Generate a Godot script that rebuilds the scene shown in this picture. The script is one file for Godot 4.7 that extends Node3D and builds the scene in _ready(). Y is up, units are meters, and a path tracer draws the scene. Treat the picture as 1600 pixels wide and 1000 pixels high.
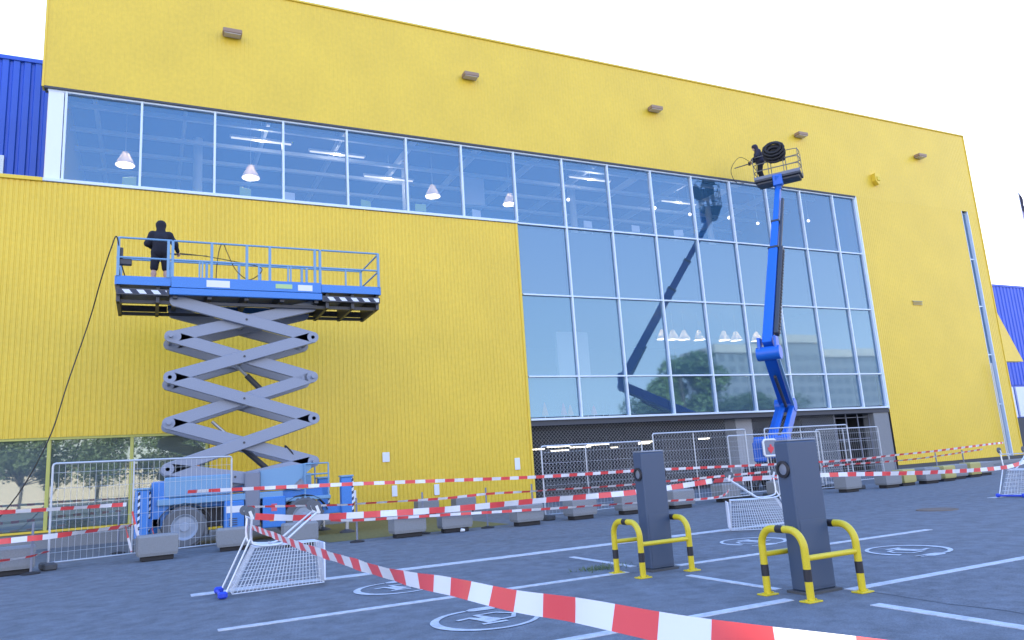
extends Node3D
# A yellow shop front under repair: a scissor lift and a boom lift before it, a car park with charging posts in front.
# x runs along the front to the right, y up, the front is the plane z = FZ and the camera stands at x = 0, z = 0.

const FZ := -25.2
const PITCH := 0.14
var M := {}
var rng := RandomNumberGenerator.new()
var used := {}


class MB:
	var v := PackedVector3Array()
	var n := PackedVector3Array()
	var uv := PackedVector2Array()

	func tri3(a: Vector3, b: Vector3, c: Vector3, na: Vector3, nb: Vector3, nc: Vector3, ua := Vector2.ZERO, ub := Vector2.ZERO, uc := Vector2.ZERO) -> void:
		v.append(a); v.append(c); v.append(b)
		n.append(na); n.append(nc); n.append(nb)
		uv.append(ua); uv.append(uc); uv.append(ub)

	func tri(a: Vector3, b: Vector3, c: Vector3) -> void:
		var m := (b - a).cross(c - a).normalized()
		tri3(a, b, c, m, m, m)

	func quad(a: Vector3, b: Vector3, c: Vector3, d: Vector3) -> void:
		var m := (b - a).cross(c - a)
		if m.length_squared() < 1e-14:
			m = (c - a).cross(d - a)
		m = m.normalized()
		tri3(a, b, c, m, m, m, Vector2(0, 0), Vector2(1, 0), Vector2(1, 1))
		tri3(a, c, d, m, m, m, Vector2(0, 0), Vector2(1, 1), Vector2(0, 1))

	func quad_uv(a: Vector3, b: Vector3, c: Vector3, d: Vector3, ua: Vector2, ub: Vector2, uc: Vector2, ud: Vector2) -> void:
		var m := (b - a).cross(c - a).normalized()
		tri3(a, b, c, m, m, m, ua, ub, uc)
		tri3(a, c, d, m, m, m, ua, uc, ud)

	func box(c: Vector3, s: Vector3, b := Basis.IDENTITY) -> MB:
		return cbox(c, s, 0.0, b)

	# a box whose edges are cut off by ch
	func cbox(c: Vector3, s: Vector3, ch: float, b := Basis.IDENTITY) -> MB:
		var h := s * 0.5
		var axes := [Vector3.RIGHT, Vector3.UP, Vector3.BACK]
		for k in 3:
			var u: Vector3 = axes[(k + 1) % 3]
			var w: Vector3 = axes[(k + 2) % 3]
			var d: Vector3 = axes[k]
			var hu := h[(k + 1) % 3] - ch
			var hw := h[(k + 2) % 3] - ch
			for sg in [-1.0, 1.0]:
				var o: Vector3 = d * h[k] * sg
				var p := [o - u * hu - w * hw, o + u * hu - w * hw, o + u * hu + w * hw, o - u * hu + w * hw]
				if sg < 0:
					p.reverse()
				quad(c + b * p[0], c + b * p[1], c + b * p[2], c + b * p[3])
			if ch > 0.0:
				for su in [-1.0, 1.0]:
					for sw in [-1.0, 1.0]:
						var hd := h[k] - ch
						var pa: Vector3 = u * h[(k + 1) % 3] * su + w * hw * sw
						var pb: Vector3 = u * hu * su + w * h[(k + 2) % 3] * sw
						var e := [pa - d * hd, pa + d * hd, pb + d * hd, pb - d * hd]
						var m: Vector3 = (e[1] - e[0]).cross(e[2] - e[0])
						if m.dot(u * su + w * sw) < 0:
							e.reverse()
						quad(c + b * e[0], c + b * e[1], c + b * e[2], c + b * e[3])
		if ch > 0.0:
			for sx in [-1.0, 1.0]:
				for sy in [-1.0, 1.0]:
					for sz in [-1.0, 1.0]:
						var q := [Vector3(h.x * sx, (h.y - ch) * sy, (h.z - ch) * sz), Vector3((h.x - ch) * sx, h.y * sy, (h.z - ch) * sz), Vector3((h.x - ch) * sx, (h.y - ch) * sy, h.z * sz)]
						if sx * sy * sz < 0:
							q.reverse()
						tri(c + b * q[0], c + b * q[1], c + b * q[2])
		return self

	# a bar with a rectangular section from a to b; w is measured across, t along the axis nearest to up
	func bar(a: Vector3, b: Vector3, w: float, t: float, up := Vector3.UP, ch := 0.0) -> MB:
		var d := (b - a).normalized()
		var x := d.cross(up)
		if x.length() < 0.01:
			x = d.cross(Vector3.RIGHT)
		x = x.normalized()
		return cbox((a + b) * 0.5, Vector3(w, t, (b - a).length()), ch, Basis(x, d.cross(x) * -1.0, -d))

	func tube(a: Vector3, b: Vector3, r: float, seg := 8, r2 := -1.0) -> MB:
		if r2 < 0.0:
			r2 = r
		var d := (b - a).normalized()
		var x := d.cross(Vector3.UP)
		if x.length() < 0.05:
			x = d.cross(Vector3.RIGHT)
		x = x.normalized()
		var y := x.cross(d)
		for i in seg:
			var t0 := TAU * i / seg
			var t1 := TAU * (i + 1) / seg
			var n0 := x * cos(t0) + y * sin(t0)
			var n1 := x * cos(t1) + y * sin(t1)
			tri3(a + n0 * r, b + n0 * r2, b + n1 * r2, n0, n0, n1)
			tri3(a + n0 * r, b + n1 * r2, a + n1 * r, n0, n1, n1)
			if seg > 4:
				tri3(a, a + n0 * r, a + n1 * r, -d, -d, -d)
				tri3(b, b + n1 * r2, b + n0 * r2, d, d, d)
		return self

	# a round pipe along a line of points
	func pipe(p: PackedVector3Array, r: float, seg := 8) -> MB:
		var rings := []
		var x := Vector3.ZERO
		for i in p.size():
			var d := (p[mini(i + 1, p.size() - 1)] - p[maxi(i - 1, 0)]).normalized()
			if i == 0:
				x = d.cross(Vector3.UP)
				if x.length() < 0.05:
					x = d.cross(Vector3.RIGHT)
			x = (x - d * x.dot(d)).normalized()
			var y := x.cross(d)
			var ring := PackedVector3Array()
			for k in seg:
				var t := TAU * k / seg
				ring.append(x * cos(t) + y * sin(t))
			rings.append(ring)
		for i in p.size() - 1:
			for k in seg:
				var l := (k + 1) % seg
				var a: Vector3 = rings[i][k]
				var b: Vector3 = rings[i + 1][k]
				var c: Vector3 = rings[i + 1][l]
				var e: Vector3 = rings[i][l]
				tri3(p[i] + a * r, p[i + 1] + b * r, p[i + 1] + c * r, a, b, c)
				tri3(p[i] + a * r, p[i + 1] + c * r, p[i] + e * r, a, c, e)
		for k in seg:
			var l := (k + 1) % seg
			tri(p[0], p[0] + rings[0][k] * r, p[0] + rings[0][l] * r)
			tri(p[-1], p[-1] + rings[-1][l] * r, p[-1] + rings[-1][k] * r)
		return self

	# profile of (radius, height) points turned round the axis of xf
	func lathe(prof: PackedVector2Array, seg: int, xf := Transform3D.IDENTITY) -> MB:
		for i in prof.size() - 1:
			var a := prof[i]
			var b := prof[i + 1]
			var s := Vector2(b.y - a.y, a.x - b.x).normalized()
			for k in seg:
				var t0 := TAU * k / seg
				var t1 := TAU * (k + 1) / seg
				var c0 := Vector3(cos(t0), 0, sin(t0))
				var c1 := Vector3(cos(t1), 0, sin(t1))
				var n0 := (xf.basis * (c0 * s.x + Vector3.UP * s.y)).normalized()
				var n1 := (xf.basis * (c1 * s.x + Vector3.UP * s.y)).normalized()
				var p00 := xf * (c0 * a.x + Vector3.UP * a.y)
				var p01 := xf * (c1 * a.x + Vector3.UP * a.y)
				var p10 := xf * (c0 * b.x + Vector3.UP * b.y)
				var p11 := xf * (c1 * b.x + Vector3.UP * b.y)
				tri3(p00, p10, p11, n0, n0, n1)
				tri3(p00, p11, p01, n0, n1, n1)
		return self

	# a flat outline in xf's xy plane with thickness t along its z
	func prism(poly: PackedVector2Array, t: float, xf := Transform3D.IDENTITY) -> MB:
		var idx := Geometry2D.triangulate_polygon(poly)
		var h := t * 0.5
		var cw := Geometry2D.is_polygon_clockwise(poly)
		for i in range(0, idx.size(), 3):
			var a := poly[idx[i]]
			var b := poly[idx[i + 1]]
			var c := poly[idx[i + 2]]
			if (b - a).cross(c - a) < 0:
				var e := b
				b = c
				c = e
			tri(xf * Vector3(a.x, a.y, h), xf * Vector3(b.x, b.y, h), xf * Vector3(c.x, c.y, h))
			tri(xf * Vector3(a.x, a.y, -h), xf * Vector3(c.x, c.y, -h), xf * Vector3(b.x, b.y, -h))
		for i in poly.size():
			var a := poly[i]
			var b := poly[(i + 1) % poly.size()]
			if cw:
				var e := a
				a = b
				b = e
			quad(xf * Vector3(a.x, a.y, -h), xf * Vector3(b.x, b.y, -h), xf * Vector3(b.x, b.y, h), xf * Vector3(a.x, a.y, h))
		return self

	func mesh() -> ArrayMesh:
		var a := []
		a.resize(Mesh.ARRAY_MAX)
		a[Mesh.ARRAY_VERTEX] = v
		a[Mesh.ARRAY_NORMAL] = n
		a[Mesh.ARRAY_TEX_UV] = uv
		var m := ArrayMesh.new()
		m.add_surface_from_arrays(Mesh.PRIMITIVE_TRIANGLES, a)
		return m


func lin(r: float, g: float, b: float, a := 1.0) -> Color:
	var c := Color(r, g, b).linear_to_srgb()
	c.a = a
	return c


func grey_noise(size: int, freq: float, lo: float, hi: float, sd: int, oct := 4, power := 1.0, gain := 0.5) -> ImageTexture:
	var f := FastNoiseLite.new()
	f.seed = sd
	f.frequency = freq
	f.fractal_octaves = oct
	f.fractal_gain = gain
	f.noise_type = FastNoiseLite.TYPE_SIMPLEX_SMOOTH
	var im := f.get_seamless_image(size, size)
	im.convert(Image.FORMAT_L8)
	var d := im.get_data()
	for i in d.size():
		d[i] = int(255.0 * clampf(lerpf(lo, hi, pow(d[i] / 255.0, power)), 0.0, 1.0))
	return ImageTexture.create_from_image(Image.create_from_data(size, size, false, Image.FORMAT_L8, d))


func mat(key: String, c: Color, rough := 0.6, metal := 0.0) -> StandardMaterial3D:
	var m := StandardMaterial3D.new()
	m.resource_name = key
	m.albedo_color = c
	m.roughness = rough
	m.metallic = metal
	M[key] = m
	return m


# grain: [texture, metres per repeat]; patches: a second, coarser texture multiplied on
func grain(m: StandardMaterial3D, tex: Texture2D, metres: float, patches: Texture2D = null, metres2 := 1.0) -> StandardMaterial3D:
	m.albedo_texture = tex
	m.uv1_triplanar = true
	m.uv1_world_triplanar = true
	m.uv1_scale = Vector3.ONE / metres
	if patches:
		m.detail_enabled = true
		m.detail_albedo = patches
		m.detail_blend_mode = BaseMaterial3D.BLEND_MODE_MUL
		m.detail_uv_layer = BaseMaterial3D.DETAIL_UV_2
		m.uv2_triplanar = true
		m.uv2_world_triplanar = true
		m.uv2_scale = Vector3.ONE / metres2
	return m


func numbered(called: String) -> String:
	if not used.has(called):
		used[called] = 0
		return called
	used[called] += 1
	return "%s_%03d" % [called, used[called]]


func thing(called: String, label: String, category: String, at := Vector3.ZERO, turn := 0.0, group := "") -> Node3D:
	var o := Node3D.new()
	o.name = numbered(called)
	add_child(o)
	o.position = at
	o.rotation.y = turn
	tag(o, label, category, group)
	return o


func tag(o: Node, label: String, category: String, group := "") -> void:
	o.set_meta("label", label)
	o.set_meta("category", category)
	if group:
		o.set_meta("group", group)


func part(parent: Node, called: String, mb: MB, m: Material) -> MeshInstance3D:
	return part_mesh(parent, called, mb.mesh(), m)


func part_mesh(parent: Node, called: String, me: Mesh, m: Material) -> MeshInstance3D:
	var o := MeshInstance3D.new()
	o.name = called
	o.mesh = me
	o.material_override = m
	parent.add_child(o, true)
	return o


func hub(parent: Node, called: String, at := Vector3.ZERO) -> Node3D:
	var o := Node3D.new()
	o.name = called
	parent.add_child(o, true)
	o.position = at
	return o


func setting(called: String, mb: MB, m: Material) -> MeshInstance3D:
	var o := part(self, numbered(called), mb, m)
	o.set_meta("kind", "structure")
	return o


func dup(root: Node3D, label: String, at: Vector3, turn := 0.0) -> Node3D:
	var base := String(root.name)
	var k := base.rfind("_")
	if k > 0 and base.substr(k + 1).is_valid_int():
		base = base.substr(0, k)
	var r: Node3D = root.duplicate()
	r.name = numbered(base)
	add_child(r)
	r.position = at
	r.rotation.y = turn
	r.set_meta("label", label)
	return r


func spline(p: Array, per := 6) -> PackedVector3Array:
	var c := Curve3D.new()
	for i in p.size():
		var t: Vector3 = (p[mini(i + 1, p.size() - 1)] - p[maxi(i - 1, 0)]) / 6.0
		c.add_point(p[i], -t, t)
	var out := PackedVector3Array()
	for i in p.size() - 1:
		for k in per:
			out.append(c.sample(i, float(k) / per))
	out.append(p[-1])
	return out


# distance-field figure: bones are [from, to, radius, radius]; meshed as surface nets
func flesh(bones: Array, cell: float, blend: float) -> MB:
	var lo := Vector3.INF
	var hi := -Vector3.INF
	for b in bones:
		var r: float = maxf(b[2], b[3]) + cell * 2.0
		for q in 2:
			lo = lo.min(b[q] - Vector3.ONE * r)
			hi = hi.max(b[q] + Vector3.ONE * r)
	var nx := int((hi.x - lo.x) / cell) + 2
	var ny := int((hi.y - lo.y) / cell) + 2
	var nz := int((hi.z - lo.z) / cell) + 2
	var f := PackedFloat32Array()
	f.resize(nx * ny * nz)
	f.fill(1.0)
	for b in bones:
		var a: Vector3 = b[0]
		var ab: Vector3 = b[1] - a
		var l2 := maxf(ab.length_squared(), 1e-9)
		var r: float = maxf(b[2], b[3]) + blend + cell * 2.0
		var p0: Vector3 = ((a.min(b[1]) - Vector3.ONE * r - lo) / cell).max(Vector3.ZERO)
		var p1: Vector3 = ((a.max(b[1]) + Vector3.ONE * r - lo) / cell).min(Vector3(nx - 1, ny - 1, nz - 1))
		for k in range(int(p0.z), int(p1.z) + 1):
			for j in range(int(p0.y), int(p1.y) + 1):
				for i in range(int(p0.x), int(p1.x) + 1):
					var p := lo + Vector3(i, j, k) * cell
					var t := clampf((p - a).dot(ab) / l2, 0.0, 1.0)
					var d: float = (p - a - ab * t).length() - lerpf(b[2], b[3], t)
					var at := (k * ny + j) * nx + i
					var e := f[at]
					var h := maxf(blend - absf(d - e), 0.0)
					f[at] = minf(d, e) - h * h / (4.0 * blend)
	var vert := {}
	var mb := MB.new()
	var steps := [1, nx, nx * ny]
	var offs := [0, 1, nx, nx + 1, nx * ny, nx * ny + 1, nx * ny + nx, nx * ny + nx + 1]
	for k in nz - 1:
		for j in ny - 1:
			for i in nx - 1:
				var at := (k * ny + j) * nx + i
				var neg := 0
				for o in offs:
					if f[at + o] < 0.0:
						neg += 1
				if neg == 0 or neg == 8:
					continue
				var s := Vector3.ZERO
				var m := 0
				for c in 8:
					for ax in 3:
						if c & (1 << ax):
							continue
						var q: int = c | (1 << ax)
						var fa := f[at + offs[c]]
						var fb := f[at + offs[q]]
						if (fa < 0.0) != (fb < 0.0):
							var pa := Vector3(c & 1, (c >> 1) & 1, c >> 2)
							var pb := Vector3(q & 1, (q >> 1) & 1, q >> 2)
							s += pa.lerp(pb, fa / (fa - fb))
							m += 1
				var g := Vector3(f[at + 1] - f[at], f[at + nx] - f[at], f[at + nx * ny] - f[at]) + Vector3(f[at + offs[7]] - f[at + offs[6]], f[at + offs[7]] - f[at + offs[5]], f[at + offs[7]] - f[at + offs[3]])
				vert[at] = [lo + (Vector3(i, j, k) + s / m) * cell, g.normalized()]
	for at in vert:
		for ax in 3:
			var b: int = steps[ax]
			if (f[at] < 0.0) == (f[at + b] < 0.0):
				continue
			var u: int = steps[(ax + 1) % 3]
			var w: int = steps[(ax + 2) % 3]
			if not (vert.has(at - u) and vert.has(at - w) and vert.has(at - u - w)):
				continue
			var q := [vert[at], vert[at - u], vert[at - u - w], vert[at - w]]
			if f[at] > 0.0:
				q.reverse()
			mb.tri3(q[0][0], q[1][0], q[2][0], q[0][1], q[1][1], q[2][1])
			mb.tri3(q[0][0], q[2][0], q[3][0], q[0][1], q[2][1], q[3][1])
	return mb


func _ready() -> void:
	rng.seed = 7
	view_and_light()
	materials()
	grounds()
	store()
	neighbours()
	inside_store()
	beyond_camera()
	scissor_lift()
	boom_lift()
	workers()
	fences_and_blocks()
	charging_posts()
	carts()
	tapes()
	small_things()


func view_and_light() -> void:
	var cam := Camera3D.new()
	cam.name = "camera"
	add_child(cam)
	var p := 0.192624
	var r := -0.0653676
	var w := 0.4548
	var right := Vector3(cos(w), 0, sin(w))
	var fwd := Vector3(sin(w), 0, -cos(w))
	var f2 := fwd * cos(p) + Vector3.UP * sin(p)
	var u2 := Vector3.UP * cos(p) - fwd * sin(p)
	var r3 := right * cos(r) + u2 * sin(r)
	var u3 := u2 * cos(r) - right * sin(r)
	cam.transform = Transform3D(Basis(r3, u3, -f2), Vector3(0, 1.4, 0))
	cam.fov = 46.1096
	cam.near = 0.05
	cam.far = 3000.0
	cam.current = true

	var sky := ProceduralSkyMaterial.new()
	sky.sky_top_color = Color(0.36, 0.55, 0.84)
	sky.sky_horizon_color = Color(1.0, 0.97, 0.94)
	sky.sky_curve = 0.3
	sky.ground_bottom_color = Color(0.3, 0.32, 0.36)
	sky.ground_horizon_color = Color(0.7, 0.75, 0.8)
	sky.sun_angle_max = 40.0
	sky.sun_curve = 0.08
	sky.energy_multiplier = 1.0
	var env := Environment.new()
	env.background_mode = Environment.BG_SKY
	env.sky = Sky.new()
	env.sky.sky_material = sky
	env.background_energy_multiplier = 1.0
	env.tonemap_mode = Environment.TONE_MAPPER_LINEAR
	env.tonemap_exposure = 3.6
	env.sdfgi_enabled = true
	env.ssao_enabled = true
	env.ssil_enabled = true
	var we := WorldEnvironment.new()
	we.name = "world_environment"
	we.environment = env
	add_child(we)

	# the sun stands behind the shop, to the left: front and car park lie in its shade
	var sun := DirectionalLight3D.new()
	sun.name = "sun"
	add_child(sun)
	sun.look_at_from_position(Vector3(-16, 24, -42), Vector3.ZERO)
	sun.light_energy = 1.6
	sun.light_color = Color(1.0, 0.95, 0.87)
	sun.light_angular_distance = 0.5
	sun.shadow_enabled = true


func speckle(size: int, sd: int) -> ImageTexture:
	var f := FastNoiseLite.new()
	f.seed = sd
	f.frequency = 0.12
	f.fractal_octaves = 2
	var im := f.get_seamless_image(size, size)
	im.convert(Image.FORMAT_L8)
	var d := im.get_data()
	var r := RandomNumberGenerator.new()
	r.seed = sd
	for i in d.size():
		var g := r.randf()
		var w := 0.74 + 0.16 * (d[i] / 255.0) + (0.13 * g if g < 0.94 else 0.24)
		if g < 0.05:
			w -= 0.22
		d[i] = int(255.0 * clampf(w, 0.0, 1.0))
	return ImageTexture.create_from_image(Image.create_from_data(size, size, false, Image.FORMAT_L8, d))


func stripes(colors: Array) -> ImageTexture:
	var im := Image.create(colors.size() * 8, 4, false, Image.FORMAT_RGB8)
	for i in colors.size():
		im.fill_rect(Rect2i(i * 8, 0, 8, 4), colors[i])
	return ImageTexture.create_from_image(im)


func materials() -> void:
	var fine := grey_noise(512, 0.05, 0.88, 1.0, 3)
	var faint := grey_noise(512, 0.03, 0.95, 1.0, 13)
	var soft := grey_noise(512, 0.008, 0.955, 1.0, 11, 3)
	var blotch := grey_noise(1024, 0.02, 0.7, 1.0, 21, 7, 0.75, 0.68)
	var speck := speckle(1024, 5)
	var m := mat("asphalt", lin(0.235, 0.262, 0.29), 0.9)
	grain(m, speck, 3.1, blotch, 8.3)
	m = mat("asphalt_dark", lin(0.226, 0.252, 0.281), 0.88)
	grain(m, speck, 3.9, blotch, 6.1)
	m = mat("road_paint", lin(0.82, 0.84, 0.86), 0.75)
	grain(m, speck, 0.9, grey_noise(512, 0.03, 0.72, 1.0, 31, 5, 0.45), 2.3)
	m = mat("olive_yellow", lin(0.3, 0.25, 0.07), 0.85)
	grain(m, speck, 1.1, blotch, 3.1)
	m = mat("yellow_sheet", lin(0.84, 0.59, 0.045), 0.36)
	grain(m, soft, 13.0, faint, 3.1)
	m = mat("yellow_trim", lin(0.78, 0.56, 0.05), 0.45)
	m = mat("blue_sheet", lin(0.02, 0.10, 0.62), 0.45)
	grain(m, soft, 7.0)
	mat("white_frame", lin(0.66, 0.76, 0.84), 0.35)
	mat("white_panel", lin(0.74, 0.79, 0.88), 0.5)
	mat("green_frame", lin(0.5, 0.5, 0.12), 0.45)
	m = mat("glass_tinted", Color(0.33, 0.56, 0.74, 0.0), 0.015, 0.5)
	m.transparency = BaseMaterial3D.TRANSPARENCY_ALPHA
	m = mat("glass_spandrel", Color(0.39, 0.54, 0.66, 0.0), 0.03, 0.7)
	m.transparency = BaseMaterial3D.TRANSPARENCY_ALPHA
	m = mat("glass_hall", Color(0.41, 0.58, 0.7, 0.0), 0.03, 0.63)
	m.transparency = BaseMaterial3D.TRANSPARENCY_ALPHA
	m = mat("glass_shop", Color(0.6, 0.67, 0.66, 0.0), 0.015, 0.64)
	m.transparency = BaseMaterial3D.TRANSPARENCY_ALPHA
	m = mat("concrete", lin(0.36, 0.38, 0.39), 0.85)
	grain(m, speck, 1.2, fine, 0.9)
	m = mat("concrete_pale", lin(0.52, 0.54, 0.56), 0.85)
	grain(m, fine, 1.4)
	m = mat("concrete_yellow", lin(0.5, 0.45, 0.16), 0.8)
	grain(m, fine, 0.8)
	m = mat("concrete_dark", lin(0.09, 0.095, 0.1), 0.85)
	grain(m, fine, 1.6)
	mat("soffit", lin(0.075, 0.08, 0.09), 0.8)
	mat("backing", lin(0.12, 0.15, 0.19), 0.8)
	mat("room_wall", lin(0.42, 0.5, 0.58), 0.8)
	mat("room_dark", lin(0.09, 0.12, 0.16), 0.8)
	mat("room_beam", lin(0.66, 0.72, 0.76), 0.6)
	mat("room_floor", lin(0.3, 0.32, 0.33), 0.5)
	m = mat("lift_blue", lin(0.05, 0.24, 0.66), 0.38)
	grain(m, fine, 0.9)
	m = mat("rail_blue", lin(0.19, 0.38, 0.58), 0.42)
	grain(m, fine, 0.7)
	m = mat("boom_blue", lin(0.015, 0.16, 0.7), 0.35)
	grain(m, fine, 0.9)
	m = mat("arm_grey", lin(0.29, 0.33, 0.41), 0.45)
	grain(m, fine, 0.6)
	mat("steel", lin(0.5, 0.52, 0.54), 0.35, 0.7)
	mat("galvanised", lin(0.5, 0.54, 0.57), 0.42, 0.25)
	mat("basket_rail", lin(0.2, 0.19, 0.16), 0.45)
	mat("chrome_wire", lin(0.68, 0.72, 0.76), 0.3, 0.35)
	mat("dark_steel", lin(0.05, 0.055, 0.065), 0.5)
	mat("black_rubber", lin(0.025, 0.025, 0.028), 0.75)
	mat("tyre_grey", lin(0.12, 0.13, 0.14), 0.8)
	mat("rim_grey", lin(0.3, 0.36, 0.44), 0.5)
	mat("grey_plate", lin(0.2, 0.22, 0.27), 0.55)
	mat("label_white", lin(0.75, 0.76, 0.76), 0.5)
	mat("label_green", lin(0.42, 0.6, 0.25), 0.5)
	mat("post_grey", lin(0.055, 0.085, 0.14), 0.42)
	mat("post_trim", lin(0.25, 0.28, 0.33), 0.3, 0.4)
	m = mat("guard_yellow", lin(0.78, 0.6, 0.02), 0.38)
	grain(m, fine, 0.35)
	mat("guard_black", lin(0.02, 0.02, 0.025), 0.5)
	mat("handle_blue", lin(0.02, 0.06, 0.55), 0.4)
	mat("red_plastic", lin(0.7, 0.05, 0.07), 0.4)
	mat("orange_plastic", lin(0.8, 0.28, 0.04), 0.5)
	mat("lime", lin(0.45, 0.6, 0.12), 0.5)
	m = mat("lamp_white", lin(0.8, 0.78, 0.74), 0.5)
	m.backlight_enabled = true
	m.backlight = Color(0.6, 0.57, 0.52)
	mat("fabric_dark", lin(0.012, 0.013, 0.022), 0.9)
	mat("fabric_purple", lin(0.03, 0.028, 0.05), 0.9)
	mat("skin", lin(0.5, 0.32, 0.26), 0.55)
	mat("shoe", lin(0.02, 0.02, 0.02), 0.7)
	mat("bark", lin(0.09, 0.07, 0.05), 0.9)
	mat("net_grey", lin(0.4, 0.42, 0.44), 0.6)
	mat("flood_brown", lin(0.3, 0.2, 0.13), 0.5)
	mat("vent_grey", lin(0.5, 0.42, 0.2), 0.5)
	mat("flood_glass", lin(0.55, 0.5, 0.46), 0.25)
	mat("rust", lin(0.16, 0.12, 0.09), 0.9)
	m = mat("leaf", lin(0.15, 0.2, 0.06), 0.6)
	m.backlight_enabled = true
	m.backlight = Color(0.25, 0.35, 0.1)
	m = mat("leaf_dark", lin(0.1, 0.14, 0.06), 0.6)
	m.backlight_enabled = true
	m.backlight = Color(0.15, 0.22, 0.08)
	mat("render_cream", lin(0.6, 0.5, 0.42), 0.8)
	mat("render_grey", lin(0.3, 0.29, 0.29), 0.8)
	mat("window_dark", lin(0.2, 0.2, 0.21), 0.3)
	m = mat("tape", Color.WHITE, 0.35)
	m.albedo_texture = stripes([lin(0.82, 0.09, 0.09), lin(0.8, 0.81, 0.83)])
	m.texture_filter = BaseMaterial3D.TEXTURE_FILTER_NEAREST
	m.backlight_enabled = true
	m.backlight = Color(0.3, 0.3, 0.3)
	m = mat("hazard", Color.WHITE, 0.5)
	m.albedo_texture = stripes([lin(0.02, 0.03, 0.06), lin(0.7, 0.74, 0.78)])
	m.texture_filter = BaseMaterial3D.TEXTURE_FILTER_NEAREST
	m = mat("tube_light", lin(0.8, 0.8, 0.78), 0.4)
	m.emission_enabled = true
	m.emission = Color(1.0, 0.95, 0.86)
	m.emission_energy_multiplier = 1.6
	m = mat("tube_dim", lin(0.8, 0.8, 0.78), 0.4)
	m.emission_enabled = true
	m.emission = Color(1.0, 0.96, 0.9)
	m.emission_energy_multiplier = 0.35


func flat(x0: float, x1: float, z0: float, z1: float, y: float) -> MB:
	var mb := MB.new()
	mb.quad(Vector3(x0, y, z1), Vector3(x1, y, z1), Vector3(x1, y, z0), Vector3(x0, y, z0))
	return mb


# a painted stroke on the ground: points (x, z, width)
func stroke(mb: MB, p: Array, y: float) -> void:
	var l := []
	var r := []
	for i in p.size():
		var a: Vector3 = p[maxi(i - 1, 0)]
		var b: Vector3 = p[mini(i + 1, p.size() - 1)]
		var d := Vector2(b.x - a.x, b.y - a.y).normalized()
		var s: Vector2 = Vector2(-d.y, d.x) * p[i].z * 0.5
		l.append(Vector3(p[i].x + s.x, y, p[i].y + s.y))
		r.append(Vector3(p[i].x - s.x, y, p[i].y - s.y))
	for i in p.size() - 1:
		if (l[i + 1] - l[i]).cross(r[i + 1] - l[i]).y < 0.0:
			mb.quad(l[i], r[i], r[i + 1], l[i + 1])
		else:
			mb.quad(l[i], l[i + 1], r[i + 1], r[i])


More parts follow.
